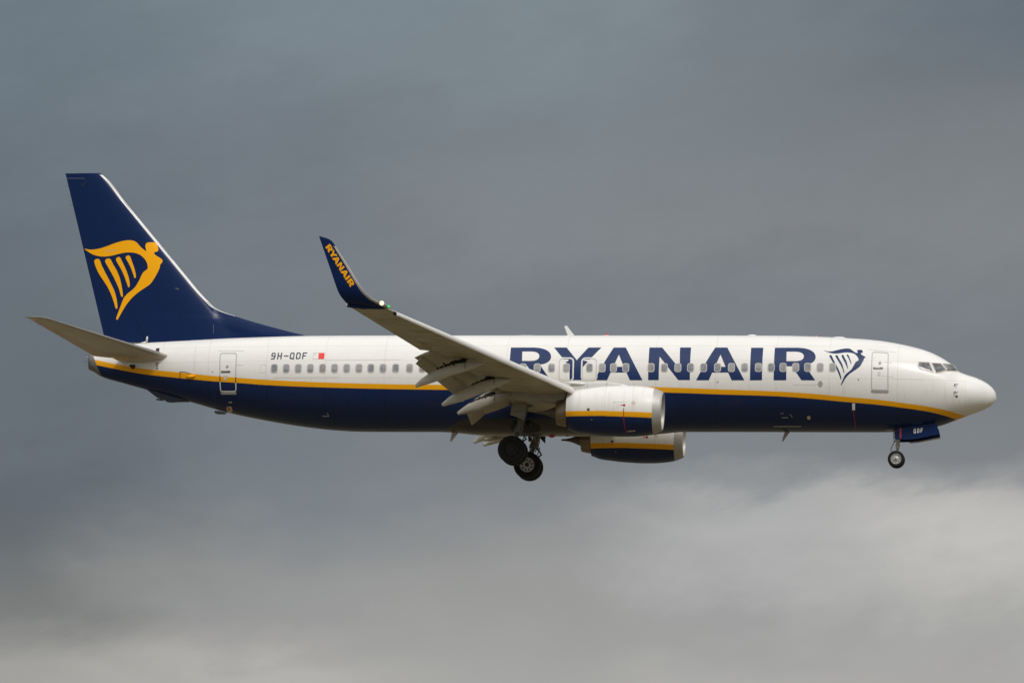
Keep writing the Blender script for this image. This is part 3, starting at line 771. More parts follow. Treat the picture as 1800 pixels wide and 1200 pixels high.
def grid_cut(bm, dx, dz):
    for axis, step in ((0, dx), (2, dz)):
        lo = min(v.co[axis] for v in bm.verts)
        hi = max(v.co[axis] for v in bm.verts)
        k = math.floor(lo / step) + 1 + 0.01937              # never exactly on a rounded corner
        while k * step < hi:
            co = Vector((0, 0, 0))
            co[axis] = k * step
            no = Vector((0, 0, 0))
            no[axis] = 1
            bmesh.ops.bisect_plane(bm, geom=bm.verts[:] + bm.edges[:] + bm.faces[:], plane_co=co, plane_no=no, dist=1e-7)
            k += 1


def decal_bm(groups, place, dx=0.5, dz=0.09):
    """groups: list of [outline, hole, hole...] in (x, z); place maps (x, z) to a skin point"""
    out = bmesh.new()
    for polys in groups:
        b = bmesh.new()
        pts, tris = flat_tris(polys)
        vs = [b.verts.new((p[0], 0, p[1])) for p in pts]
        for t in tris:
            try:
                b.faces.new([vs[i] for i in t])
            except ValueError:
                pass
        grid_cut(b, dx, dz)
        for v in b.verts:
            v.co = place(v.co.x, v.co.z)
        b.normal_update()
        for f in b.faces:
            if f.normal.y > 0:
                f.normal_flip()
        me = bpy.data.meshes.new('tmp')
        b.to_mesh(me)
        b.free()
        out.from_mesh(me)
        bpy.data.meshes.remove(me)
    return out


def skin_decal(name, groups, mat, parent, off=0.005, dx=0.5, dz=0.09, **kw):
    return link_mesh(name, decal_bm(groups, lambda x, z: skin(x, z, off), dx, dz), mat, parent, **kw)


def rrect(cx, cz, w, h, r, n=5, sx=0.0):
    """rounded rectangle, sx slants it"""
    pts = []
    for ox, oz, a0 in ((w / 2 - r, h / 2 - r, 0), (-w / 2 + r, h / 2 - r, 90), (-w / 2 + r, -h / 2 + r, 180), (w / 2 - r, -h / 2 + r, 270)):
        for i in range(n + 1):
            a = RAD(a0 + 90 * i / n)
            x, z = ox + r * math.cos(a), oz + r * math.sin(a)
            pts.append((cx + x + sx * z, cz + z))
    return pts


def disc(cx, cz, r, n=20, rz=None):
    rz = rz or r
    return [(cx + r * math.cos(2 * math.pi * i / n), cz + rz * math.sin(2 * math.pi * i / n)) for i in range(n)]


def ringpoly(outer, inner):
    return [outer, list(reversed(inner))]


def stroke(pts, w):
    """ribbon outline along a polyline"""
    L, R = [], []
    for i, p in enumerate(pts):
        a = pts[max(i - 1, 0)]
        b = pts[min(i + 1, len(pts) - 1)]
        d = Vector((b[0] - a[0], b[1] - a[1])).normalized()
        L.append((p[0] - d.y * w / 2, p[1] + d.x * w / 2))
        R.append((p[0] + d.y * w / 2, p[1] - d.x * w / 2))
    return L + R[::-1]


def bolder(poly, d):
    """outline pushed outwards (holes: inwards) by d"""
    n = len(poly)
    out = []
    for i in range(n):
        a, b, c = Vector(poly[i - 1]), Vector(poly[i]), Vector(poly[(i + 1) % n])
        e1, e2 = (b - a), (c - b)
        if e1.length < 1e-6 or e2.length < 1e-6:
            out.append(tuple(b))
            continue
        n1, n2 = Vector((e1.y, -e1.x)).normalized(), Vector((e2.y, -e2.x)).normalized()
        m = n1 + n2
        m = m / max(0.6, m.length_squared / 2)
        out.append(tuple(b + m * d))
    return out


def area(p):
    return 0.5 * sum(p[i - 1][0] * p[i][1] - p[i][0] * p[i - 1][1] for i in range(len(p)))


skin_decal('lettering', LETTERS, M['navymark'], fuselage)
skin_decal('emblem', [[p] for p in HARP_NOSE], M['navymark'], fuselage, label='navy harp emblem behind the front door')

# registration letters in a 1 high box
GL = {
    '9': [[(0.0, 0.0), (0.42, 0.0), (0.58, 0.1), (0.62, 0.3), (0.62, 0.85), (0.52, 1.0), (0.1, 1.0), (0.0, 0.88), (0.0, 0.52), (0.1, 0.4), (0.47, 0.4), (0.47, 0.25), (0.38, 0.14), (0.0, 0.14)],
          [(0.15, 0.54), (0.15, 0.86), (0.47, 0.86), (0.47, 0.54)]],
    'H': [[(0, 0), (0.15, 0), (0.15, 0.43), (0.49, 0.43), (0.49, 0), (0.64, 0), (0.64, 1), (0.49, 1), (0.49, 0.57), (0.15, 0.57), (0.15, 1), (0, 1)]],
    '-': [[(0.02, 0.42), (0.72, 0.42), (0.72, 0.56), (0.02, 0.56)]],
    'Q': [[(0.12, 0), (0.45, 0), (0.55, -0.08), (0.66, 0.02), (0.6, 0.1), (0.66, 0.2), (0.66, 0.85), (0.54, 1), (0.12, 1), (0, 0.87), (0, 0.13)],
          [(0.15, 0.18), (0.15, 0.84), (0.51, 0.84), (0.51, 0.18)]],
    'D': [[(0, 0), (0.48, 0), (0.66, 0.18), (0.66, 0.82), (0.48, 1), (0, 1)], [(0.15, 0.14), (0.15, 0.86), (0.42, 0.86), (0.51, 0.76), (0.51, 0.24), (0.42, 0.14)]],
    'F': [[(0, 0), (0.15, 0), (0.15, 0.42), (0.52, 0.42), (0.52, 0.56), (0.15, 0.56), (0.15, 0.86), (0.64, 0.86), (0.64, 1), (0, 1)]],
}


def text_polys(s, x0, z0, h, width, slant=0.0, kx=1.0):
    """letters spread evenly over width, reading towards +X"""
    step = width / (len(s) - 1 + 0.66)
    out = []
    for i, ch in enumerate(s):
        polys = []
        for p in GL[ch]:
            polys.append([(x0 + i * step + a * h * kx + slant * b * h, z0 + b * h) for a, b in p])
        out.append(polys)
    return out


reg = [[bolder(p, (0.003 if area(p) > 0 else -0.003) * (1 if i == 0 else -1)) for i, p in enumerate(g)] for g in text_polys('9H-QDF', -9.92, -0.945, 0.285, 1.50, 0.06, 0.98)]
skin_decal('registration', reg, M['regink'], fuselage)
fl = [(-8.135, -0.949), (-7.900, -0.950), (-7.900, -0.680), (-8.135, -0.674)]
flag = skin_decal('flag', [[[(-7.905, -0.955), (-7.657, -0.957), (-7.657, -0.683), (-7.905, -0.678)]]], M['flagred'], fuselage)
skin_decal('flag_hoist', [ringpoly([(-8.140, -0.955), (-7.907, -0.955), (-7.907, -0.676), (-8.140, -0.672)], [(-8.118, -0.938), (-7.915, -0.938), (-7.915, -0.692), (-8.118, -0.688)]),
                          [disc(-8.06, -0.735, 0.026, 8)]], M['faint'], flag)

# ---- cabin windows
for i, (wx_, wz) in enumerate(WINDOWS):
    pane = skin_decal('cabin_window', [[rrect(wx_, wz, 0.228, 0.318, 0.075)]], M['pane'], plane, off=0.0105)
    skin_decal('window_frame', [ringpoly(rrect(wx_, wz, 0.290, 0.378, 0.098), rrect(wx_, wz, 0.226, 0.316, 0.074))], M['frame'], pane, off=0.0135, dx=0.6)
# blanked window outline aft of the first pane, small oval port below the last ones
skin_decal('blank_window', [ringpoly(rrect(-10.24, -1.335, 0.27, 0.36, 0.10), rrect(-10.24, -1.335, 0.25, 0.34, 0.09))], M['faint'], fuselage)
skin_decal('oval_port', [[disc(13.037, -2.003, 0.095, 20, 0.125)]], M['greymark'], fuselage, off=0.008)

# ---- flight deck windows
for j, poly in enumerate(COCKPIT):
    c = Vector((sum(p[0] for p in poly) / len(poly), sum(p[1] for p in poly) / len(poly)))

    def grow(p, d):
        v = Vector(p) - c
        return tuple(c + v * (1 + d / v.length))
    if j == 2:                                       # windscreen: runs on to the centre post
        ring_o = [grow(p, 0.028) for p in poly]
    else:
        ring_o = [grow(p, 0.030) for p in poly]
    pb = decal_bm([[poly]], lambda x, z: skin(x, z, 0.010), 0.06, 0.05)
    fb = decal_bm([ringpoly(ring_o, [grow(p, -0.012) for p in poly])], lambda x, z: skin(x, z, 0.017), 0.06, 0.05)
    for side in (0, 1):
        a, b = pb.copy(), fb.copy()
        if side:
            mirror_bm(a)
            mirror_bm(b)
        g = link_mesh('windscreen' if j == 2 else 'cockpit_window', a, M['glass'], plane)
        link_mesh('window_frame', b, M['cockpitframe'], g)
    pb.free()
    fb.free()
bm = bmesh.new()
tube(bm, [skin(18.18, -1.36, 0.03), skin(18.34, -1.30, 0.035), skin(18.50, -1.295, 0.03)], 0.012, 8)
link_mesh('wiper', bm, M['dark'], plane)


# ---- doors
def quad_interp(q, u, v):
    """q: top-left, top-right, bottom-right, bottom-left; u to the right, v down"""
    t = (q[0][0] + (q[1][0] - q[0][0]) * u, q[0][1] + (q[1][1] - q[0][1]) * u)
    b = (q[3][0] + (q[2][0] - q[3][0]) * u, q[3][1] + (q[2][1] - q[3][1]) * u)
    return (t[0] + (b[0] - t[0]) * v, t[1] + (b[1] - t[1]) * v)


def door_outline(q, inset, r):
    w = q[1][0] - q[0][0]
    h = q[0][1] - q[3][1]
    pts = rrect(0.5 * w, -0.5 * h, w - 2 * inset, h - 2 * inset, max(r - inset, 0.02))
    return [quad_interp(q, p[0] / w, -p[1] / h) for p in pts]


def clip(poly, fn):
    """keep the part of a polygon where fn(p) >= 0"""
    out = []
    for i, p in enumerate(poly):
        q = poly[(i + 1) % len(poly)]
        a, b = fn(p), fn(q)
        if a >= 0:
            out.append(p)
        if (a >= 0) != (b >= 0):
            t = a / (a - b)
            out.append((p[0] + (q[0] - p[0]) * t, p[1] + (q[1] - p[1]) * t))
    return out


def ring_quads(q, w, r):
    o, i = door_outline(q, 0, r), door_outline(q, w, r)
    n = len(o)
    return [[o[k], o[(k + 1) % n], i[(k + 1) % n], i[k]] for k in range(n)]


def door(q, r, seal_w, handle, port, name='door', mats=('seal', None, None)):
    d = skin_decal(name, [[p] for p in ring_quads(q, seal_w, r)], M[mats[0]], plane, off=0.007, dx=0.3)
    if handle:
        (x0, z0), (x1, z1) = handle
        b = decal_bm([[rrect((x0 + x1) / 2, (z0 + z1) / 2, x1 - x0, 0.085, 0.03)]], lambda x, z: skin(x, z, 0.008), 0.2, 0.05)
        link_mesh('handle', b, M['steel'], d)
        b = decal_bm([[rrect((x0 + x1) / 2 - 0.03, (z0 + z1) / 2 + 0.012, (x1 - x0) * 0.6, 0.03, 0.012)]], lambda x, z: skin(x, z, 0.03), 0.2, 0.05)
        link_mesh('handle_lever', b, M['metal'], d)
    if port:
        skin_decal('porthole', [[disc(port[0], port[1], 0.062)]], M['greymark'], d, off=0.009)
        skin_decal('placard', [[rrect(port[0] - 0.02, port[1] - 0.46, 0.11, 0.16, 0.02)]], M['faint'], d, off=0.008)
    return d


fd = door(DOOR_FRONT, 0.10, 0.038, MISC['doorh_f'], MISC['port_f'][0])
q = DOOR_FRONT
skin_decal('sill', [[[(q[3][0] - 0.02, q[3][1] - 0.0), (q[2][0] + 0.02, q[2][1]), (q[2][0] - 0.02, q[2][1] - 0.075), (q[3][0] + 0.03, q[3][1] - 0.075)]]], M['sill'], fd, off=0.02, dx=0.2)
# aft door: the seal is grey on white, dark on the yellow band, pale on navy
q = DOOR_AFT
quads = ring_quads(q, 0.040, 0.11)
up = [clip(p, lambda t: t[1] - band_top(t[0])) for p in quads]
md = [clip(clip(p, lambda t: band_top(t[0]) - t[1]), lambda t: t[1] - band_low(t[0])) for p in quads]
lw = [clip(p, lambda t: band_low(t[0]) - t[1]) for p in quads]
ad = skin_decal('door', [[p] for p in up if len(p) > 2], M['seal'], plane, off=0.007, dx=0.3)
mid_x = (q[0][0] + q[1][0]) / 2
for half in (-1, 1):
    skin_decal('seal', [[p] for p in md if len(p) > 2 and (p[0][0] - mid_x) * half > 0], M['sealdark'], ad, off=0.007, dx=0.3)
skin_decal('seal', [[p] for p in lw if len(p) > 2], M['sealwhite'], ad, off=0.007, dx=0.3)
(x0, z0), (x1, z1) = MISC['doorh_a']
link_mesh('handle', decal_bm([[rrect((x0 + x1) / 2, z0, x1 - x0, 0.085, 0.03)]], lambda x, z: skin(x, z, 0.008), 0.2, 0.05), M['steel'], ad)
link_mesh('handle_lever', decal_bm([[rrect((x0 + x1) / 2 - 0.03, z0 + 0.012, 0.25, 0.03, 0.012)]], lambda x, z: skin(x, z, 0.03), 0.2, 0.05), M['metal'], ad)
skin_decal('porthole', [[disc(MISC['port_a'][0][0], MISC['port_a'][0][1], 0.062)]], M['greymark'], ad, off=0.009)
skin_decal('placard', [[rrect(-11.86, -1.69, 0.12, 0.19, 0.02)]], M['faint'], ad, off=0.010)
skin_decal('sill', [[[(q[3][0] + 0.02, q[3][1]), (q[2][0] - 0.01, q[2][1]), (q[2][0] - 0.01, q[2][1] - 0.10), (q[3][0] + 0.04, q[3][1] - 0.10)]]], M['sill'], ad, off=0.02, dx=0.2)
# overwing exits
for q, hx in ((EXIT1, 2.47), (EXIT2, 3.36)):
    ex = skin_decal('emergency_exit', [[p] for p in ring_quads(q, 0.032, 0.15)], M['frame'], plane, off=0.0085, dx=0.3)
    skin_decal('exit_border', [[p] for p in ring_quads([(q[0][0] - 0.035, q[0][1] + 0.035), (q[1][0] + 0.035, q[1][1] + 0.035), (q[2][0] + 0.035, q[2][1] - 0.035), (q[3][0] - 0.035, q[3][1] - 0.035)], 0.034, 0.18)], M['whiteclean'], ex, off=0.007, dx=0.3)
    skin_decal('exit_placard', [[[(hx - 0.15, -0.985), (hx + 0.10, -0.985), (hx + 0.10, -1.035), (hx + 0.03, -1.075), (hx - 0.05, -1.045), (hx - 0.15, -1.03)]]], M['whiteclean'], ex, off=0.0075, dx=0.3)

# ---- small marks, vents, plates on the skin
skin_decal('ground_panel', [[stroke([(-13.824, -1.40), (-13.60, -1.42), (-13.35, -1.50)], 0.022)], [stroke([(-13.824, -1.39), (-13.826, -1.68)], 0.028)]], M['sealdark'], fuselage, off=0.007)
bm = bmesh.new()
for s in (-1,):
    pts = [skin(-13.55, -1.62, 0.0), skin(-13.35, -1.61, 0.06), skin(-13.15, -1.585, 0.02)]
    tube(bm, pts, [0.02, 0.075, 0.015], 12)
link_mesh('drain_scoop', bm, M['yellow'], fuselage)
skin_decal('white_tab', [[[(14.332, -3.036), (14.449, -3.036), (14.458, -2.773), (14.341, -2.773)]]], M['whiteclean'], fuselage, off=0.007)
skin_decal('red_line', [[stroke([(14.387, -3.05), (14.405, -3.3), (14.42, -3.55), (14.424, -3.70)], 0.024)]], M['red'], fuselage, off=0.007)
skin_decal('cargo_door_port', [[disc(12.524, -3.321, 0.075, 16, 0.07)]], M['beige'], fuselage, off=0.007)
for piece in (rrect(11.53, -3.317, 0.26, 0.03, 0.01), rrect(11.42, -3.165, 0.14, 0.02, 0.008), stroke([(11.74, -3.19), (11.80, -3.24), (11.84, -3.32)], 0.022),
              rrect(-7.64, -3.27, 0.26, 0.03, 0.01), stroke([(-7.553, -3.145), (-7.52, -3.20), (-7.49, -3.285)], 0.022)):
    skin_decal('cargo_door_handle', [[piece]], M['greymark'], fuselage, off=0.007)
skin_decal('cargo_door_step', [[rrect(11.60, -3.622, 1.14, 0.035, 0.012)]], M['sill'], fuselage, off=0.012)
skin_decal('cargo_door_handle', [[rrect(-11.69, -2.666, 0.16, 0.05, 0.02)]], M['greymark'], fuselage, off=0.007)
skin_decal('outflow_vent', [[rrect(-11.779, -2.915, 0.24, 0.19, 0.05)]], M['beige'], fuselage, off=0.007)
skin_decal('vent_opening', [[rrect(-11.80, -2.90, 0.07, 0.11, 0.02)]], M['red'], fuselage, off=0.010)
for piece in (disc(18.616, -2.434, 0.05), disc(14.608, -1.823, 0.028, 12), disc(-12.414, -1.44, 0.022, 12)):
    skin_decal('static_port', [[piece]], M['steel'], fuselage, off=0.008)
skin_decal('drain_mask', [[rrect(8.79, -1.912, 0.09, 0.03, 0.012)], [rrect(8.79, -1.96, 0.05, 0.02, 0.008)]], M['greymark'], fuselage, off=0.007)
skin_decal('stabiliser_trim_scale', [[[(-14.955, -0.53), (-14.735, -0.53), (-14.735, -0.325), (-14.955, -0.325)]]], M['whiteclean'], fuselage, off=0.006)
skin_decal('trim_opening', [[[(-14.92, -0.53), (-14.765, -0.53), (-14.765, -0.365), (-14.92, -0.365)]]], M['sealdark'], fuselage, off=0.010)
for piece in [[stroke([(11.9, -2.04), (12.95, -2.05)], 0.012)], [stroke([(14.95, -0.50), (16.1, -0.62)], 0.012)], [stroke([(16.0, -1.60), (16.02, -1.78), (17.3, -1.78)], 0.010)],
                             [stroke([(15.6, -1.08), (15.95, -1.08)], 0.02)], [stroke([(15.55, -1.66), (16.0, -1.70)], 0.014)],
                             [stroke([(-12.2, -0.53), (-11.1, -0.55)], 0.014)], [stroke([(-11.42, -1.17), (-11.1, -1.17)], 0.02)],
                             [stroke([(-15.1, -0.55), (-15.1, -1.1)], 0.012)], [stroke([(-13.2, -0.3), (-13.2, -1.35)], 0.012)],
                             [stroke([(-9.8, -1.72), (-7.0, -1.74)], 0.010)], [stroke([(-7.6, -1.00), (-4.4, -0.99)], 0.008)]]:
    skin_decal('panel_outline', [piece], M['faint'], fuselage, off=0.0055)
# pitot probes
for z in (-1.946, -2.259):
    bm = bmesh.new()
    a = skin(18.53, z, 0.0)
    tube(bm, [a, a + Vector((0.02, -0.07, 0.01)), a + Vector((0.07, -0.10, 0.01)), a + Vector((0.17, -0.10, 0.0))], [0.028, 0.024, 0.016, 0.009], 8)
    link_mesh('pitot_probe', bm, M['metal'], fuselage)
    skin_decal('pitot_plate', [[rrect(18.60, z - 0.03, 0.10, 0.035, 0.015)]], M['greymark'], fuselage, off=0.007, dx=0.05)


# ---- antennas, beacons
def blade(name, pts, t, mat):
    """a thin tapered blade: root front, root back, tip back, tip front in (x, z)"""
    bm = bmesh.new()
    prism(bm, pts, -t / 2, t / 2, min(t * 0.4, 0.012))
    fix_normals(bm)
    return link_mesh(name, bm, M[mat], plane, autosmooth=40)


blade('blade_antenna', [(2.64, 0.22), (2.34, 0.22), (2.19, 0.62), (2.23, 0.665), (2.30, 0.655)], 0.05, 'white')
blade('blade_antenna', [(11.68, -3.74), (11.45, -3.74), (11.32, -4.17), (11.37, -4.185)], 0.04, 'fairingshade')
blade('blade_antenna', [(-2.17, -3.80), (-2.46, -3.80), (-2.54, -4.19), (-2.48, -4.21)], 0.05, 'fairing')


def dome(name, c, r, h, mat, seg=20):
    bm = bmesh.new()
    rings = []
    for i in range(7):
        a = math.pi / 2 * i / 6.3
        rings.append([Vector((c[0] + r[0] * math.cos(a) * math.cos(t), c[1] + r[1] * math.cos(a) * math.sin(t), c[2] + h * math.sin(a))) for t in [2 * math.pi * k / seg for k in range(seg)]])
    loft(bm, rings)
    fix_normals(bm)
    return link_mesh(name, bm, M[mat], plane)


dome('beacon_base', (3.955, 0, 0.215), (0.22, 0.16), 0.05, 'white')
dome('beacon_light', (3.955, 0, 0.25), (0.11, 0.09), 0.075, 'red')
dome('beacon_light', (1.727, 0, -3.92), (0.15, 0.12), -0.115, 'red')
dome('drain_light', (2.38, 0, -3.92), (0.06, 0.06), -0.07, 'red')
dome('antenna_fairing', (10.04, 0, 0.215), (0.22, 0.12), 0.075, 'white')
dome('antenna_fairing', (13.64, 0, 0.125), (0.32, 0.14), 0.075, 'white')
dome('anti_collision_lens', (12.71, 0, 0.18), (0.05, 0.05), 0.07, 'orange')
dome('antenna_fairing', (0.60, 0, 0.215), (0.6, 0.2), 0.05, 'fairing')
# tail skid and drain mast under the tail
bm = bmesh.new()
prism(bm, [(-15.45, -1.98), (-14.95, -2.36), (-14.83, -2.41), (-14.60, -2.45), (-14.56, -2.53), (-14.46, -2.565), (-14.35, -2.54), (-13.60, -2.55), (-13.3, -2.45), (-13.6, -2.2), (-14.8, -1.9)], -0.16, 0.16, 0.02)
prism(bm, [(-14.92, -2.42), (-14.98, -2.47), (-14.70, -2.50), (-14.62, -2.46)], -0.10, 0.10)
fix_normals(bm)
link_mesh('tail_skid', bm, M['skid'], plane, autosmooth=35)
blade('drain_mast', [(-12.27, -2.93), (-12.47, -2.92), (-12.50, -3.00), (-12.36, -3.07), (-12.05, -3.07), (-11.95, -3.00)], 0.08, 'strut')
# tail end: far static wick and small lamp
bm = bmesh.new()
tube(bm, [(-17.72, -0.05, -0.66), (-17.98, -0.06, -0.68)], [0.03, 0.02], 8)
link_mesh('tail_lamp', bm, M['fairing'], plane)


# ------------------------------------------------------------------ flying surfaces
def yt(u, t):
    u = min(max(u, 0.0), 1.0)
    return 5 * t * (0.2969 * math.sqrt(u) - 0.126 * u - 0.3516 * u * u + 0.2843 * u ** 3 - 0.1036 * u ** 4)


def camber(u, m, p=0.4):
    return m / p ** 2 * (2 * p * u - u * u) if u < p else m / (1 - p) ** 2 * ((1 - 2 * p) + 2 * p * u - u * u)


def cosine(u0, u1, n):
    out = []
    for i in range(n + 1):
        s = i / n
        if u0 == 0.0:
            s = 1 - math.cos(s * math.pi / 2)
        out.append(u0 + (u1 - u0) * s)
    return out


def section(le, te, t, nrm, u0=0.0, u1=1.0, m=0.0, grow=0.0, n=16, u0_low=None):
    """closed airfoil ring between chord fractions u0 and u1; nrm is the upper side"""
    le, te, nrm = Vector(le), Vector(te), Vector(nrm)
    c = (te - le).length
    up = [le + (te - le) * u + nrm * ((yt(u, t) + camber(u, m)) * c + grow) for u in cosine(u0, u1, n)]
    lo = [le + (te - le) * u + nrm * ((-yt(u, t) + camber(u, m)) * c - grow) for u in cosine(u0 if u0_low is None else u0_low, u1, n)]
    if u0 == 0.0 and u0_low is None:
        lo = lo[1:]
        if grow:
            up[0] = le - (te - le).normalized() * grow
    return list(reversed(up)) + lo


# ---- fin
fin_le_pts = sorted(FIN_LE, key=lambda p: p[1])
fin_le = pchip([p[1] for p in fin_le_pts], [p[0] for p in fin_le_pts])
FTE = ((-17.163, -0.096), (-19.048, 7.13))


def fin_te(z):
    return FTE[0][0] + (z - FTE[0][1]) / (FTE[1][1] - FTE[0][1]) * (FTE[1][0] - FTE[0][0])


def fin_main_le(z):
    return -17.50 + (7.065 - z) * 0.8535


def fin_half(x, z):
    le, te = fin_le(z), fin_te(z)
    ml = min(fin_main_le(z), le)
    cm = ml - te
    h = yt((ml - x) / cm, 0.105) * cm if x < ml else 0.0
    if le > ml + 0.05:
        d = 0.15 * min(1.0, (le - ml - 0.05) / 0.9) * math.sqrt(min(1.0, max(0.0, le - x) / 1.6))
        u = (le - x) / (le - te)
        d *= 1 - max(0, (u - 0.55) / 0.45)
        h = (h ** 4 + d ** 4) ** 0.25
    return h


def fin_ring(z, s0, s1, n=22, grow=0.0, fixed=None):
    le, te = fin_le(z), fin_te(z)
    a = le - (le - te) * s0
    b = le - (le - te) * s1 if fixed is None else le - fixed
    xs = [a + (b - a) * (1 - math.cos(math.pi / 2 * i / n) if s0 == 0 else i / n) for i in range(n + 1)]
    L = [Vector((x, -(fin_half(x, z) + grow), z)) for x in xs]
    R = [Vector((x, fin_half(x, z) + grow, z)) for x in xs]
    if s0 == 0:
        if grow:
            L[0] = Vector((xs[0] + grow, 0, z + grow * 0.6))
        else:
            L[0].y = 0
        return list(reversed(L)) + R[1:]
    return list(reversed(L)) + R


HINGE = 0.70


def fin_hinge(z):
    """rudder hinge as a fraction of the local chord (the hinge is straight, the dorsal chord is not)"""
    ml = min(fin_main_le(z), fin_le(z))
    xh = ml - (ml - fin_te(z)) * HINGE
    return (fin_le(z) - xh) / (fin_le(z) - fin_te(z))


zs_fin = list(np.concatenate([np.linspace(-0.05, 1.9, 26), np.linspace(2.05, 6.95, 30), [7.03, 7.08, 7.12]]))
bm = bmesh.new()
rings = [fin_ring(float(z), 0.0, fin_hinge(float(z)) - 0.0006) for z in zs_fin]
rings.append([Vector((p.x, p.y * 0.25, 7.14)) for p in rings[-1]])
loft(bm, rings)
fix_normals(bm)
fin = link_mesh('fin', bm, M['navy'], plane, autosmooth=50)
bm = bmesh.new()
zs_r = zs_fin
rings = [fin_ring(float(z), fin_hinge(float(z)) + 0.0006, 1.0, 10) for z in zs_r]
rings.append([Vector((p.x, p.y * 0.25, 7.135)) for p in rings[-1]])
loft(bm, rings)
fix_normals(bm)
rudder = link_mesh('rudder', bm, M['navy'], fin, autosmooth=50)
bm = bmesh.new()
zz_ = list(np.linspace(1.06, 1.5, 8)) + list(np.linspace(1.65, 7.06, 30))
rings = []
for z in zz_:
    wdt = 0.115 * min(1.0, max(0.12, (z - 1.0) / 0.5))
    rings.append(fin_ring(float(z), 0.0, 0.0, 8, 0.006, fixed=wdt))
loft(bm, rings)
fix_normals(bm)
link_mesh('leading_edge', bm, M['slat'], fin, autosmooth=60)


def fin_place(off):
    return lambda x, z: Vector((x, -(fin_half(x, z) + off), z))


em = link_mesh('emblem', decal_bm([[p] for p in HARP_TAIL], fin_place(0.007), 0.3, 0.3), M['yellow'], fin, label='yellow harp emblem on the navy tail')
bm = decal_bm([[stroke([(-19.0, 6.921), (-18.22, 6.905)], 0.022)]], fin_place(0.006), 0.5, 0.5)
link_mesh('tab_edge', bm, M['tabline'], rudder)
bm = decal_bm([[stroke([(-18.22, 6.90), (-18.16, 6.86), (-18.148, 6.749), (-18.362, 6.563)], 0.03)]], fin_place(0.006), 0.5, 0.5)
link_mesh('tab_gap', bm, M['sealdark'], rudder)
bm = decal_bm([[stroke([(-12.577, 1.40), (-12.563, 0.30)], 0.02)], [stroke([(-14.22, 2.22), (-14.10, 2.19), (-14.08, 2.17)], 0.05)]], fin_place(0.0085), 0.5, 0.5)
link_mesh('access_panel', bm, M['steel'], fin)
bm = decal_bm([[stroke([(-17.27, 3.80), (-16.80, 3.80), (-16.76, 3.83), (-16.80, 3.865), (-17.22, 3.865)], 0.014)]], fin_place(0.010), 0.5, 0.5)
link_mesh('access_panel', bm, M['beige'], fin)

# ---- horizontal stabilisers
st_x = lambda y: (-14.441 - (y - 0.9) * 0.6537, -17.378 - (y - 0.9) * 0.2983)
st_z = lambda y: (-0.70 + (y - 0.9) * 0.1252, -0.80 + (y - 0.9) * 0.1405)


def stab_ring(y, u0, u1, squash=1.0, n=14):
    (lx, tx), (lz, tz) = st_x(y), st_z(y)
    t = (0.135 + (0.085 - 0.135) * (y - 0.4) / 6.8) * squash
    return section((lx, -y, lz), (tx, -y, tz), t, (0, 0.13, 0.99), u0, u1, -0.008, n=n)


def mk_stab(bm):
    ys = [0.30, 0.6, 0.9, 1.3, 2, 3, 4, 5, 6, 6.75]
    loft(bm, [stab_ring(y, 0.0, 0.715) for y in ys])
    rr = [stab_ring(y, 0.0, 1.0, s) for y, s in ((6.77, 1), (6.95, 0.97), (7.08, 0.85), (7.16, 0.55), (7.19, 0.15))]
    for k, r in enumerate(rr[2:]):
        d = (0.03, 0.10, 0.20)[k]
        for p in r:                                     # round the tip's leading corner off
            f = max(0.0, min(1.0, (p.x + 18.9) / 0.4))
            p.x -= d * f
    loft(bm, rr)


def mk_elev(bm):
    ys = [1.15, 2, 3, 4, 5, 6, 6.74]
    loft(bm, [stab_ring(y, 0.725, 1.0, 0.93, 8) for y in ys])


stabs = both('horizontal_stabilizer', mk_stab, M['stab'], plane, autosmooth=50)
both('elevator', mk_elev, M['elev'], stabs, autosmooth=50)


def mk_stable(bm):
    rr = []
    for y in [1.2, 2, 3, 4, 5, 6, 7.0]:
        (lx, tx), (lz, tz) = st_x(y), st_z(y)
        rr.append(section((lx, -y, lz), (tx, -y, tz), 0.135 - 0.05 * (y - 0.4) / 6.8, (0, 0.13, 0.99), 0.0, 0.045, -0.008, grow=0.005, n=8))
    loft(bm, rr)


both('leading_edge', mk_stable, M['metal'], stabs, autosmooth=60)
# little details round the stabiliser root
bm = bmesh.new()
tube(bm, [(-15.30, -0.80, -0.14), (-15.26, -0.86, 0.10)], [0.05, 0.03], 8)
tube(bm, [(-15.30, -0.80, -0.14), (-15.55, -0.80, -0.16)], [0.05, 0.01], 8)
link_mesh('stabiliser_fitting', bm, M['white'], fuselage)
bm = bmesh.new()
prism(bm, [(-15.95, -1.10), (-15.98, -1.16), (-15.83, -1.30), (-15.73, -1.18), (-15.74, -1.10)], -0.98, -0.86)
fix_normals(bm)
link_mesh('jackscrew_cover', bm, M['sealdark'], fuselage)
skin_decal('stabiliser_scuff', [[rrect(-14.83, -1.12, 0.10, 0.30, 0.02)], [rrect(-14.84, -1.27, 0.16, 0.03, 0.012)]], M['greymark'], fuselage, off=0.006)


# ---- wings
def w_le(y):
    if y > 5.3:
        x, z = -2.655 + (16.3 - y) * 0.5363, -0.974 - (16.3 - y) * 0.1525
    else:
        x, z = 3.244 + (5.3 - y) * 0.60, -2.652 - (5.3 - y) * 0.135
    return x - 0.17, z + 0.055


def w_te(y):
    if y > 10.6:
        k = (16.9 - y) / 6.3
        return -4.413 + 1.928 * k, -0.861 - 0.859 * k
    if y > 5.6:
        k = (10.6 - y)
        return -2.485 + 0.306 * k, -1.72 - 0.15 * k
    k = (5.6 - y) / 4.4
    return -0.955 - 0.10 * k, -2.47 - 0.42 * k


def w_t(y):
    return 0.105 + 0.035 * max(0.0, (9 - y) / 8)


UPN = Vector((0, 0.15, 0.989))


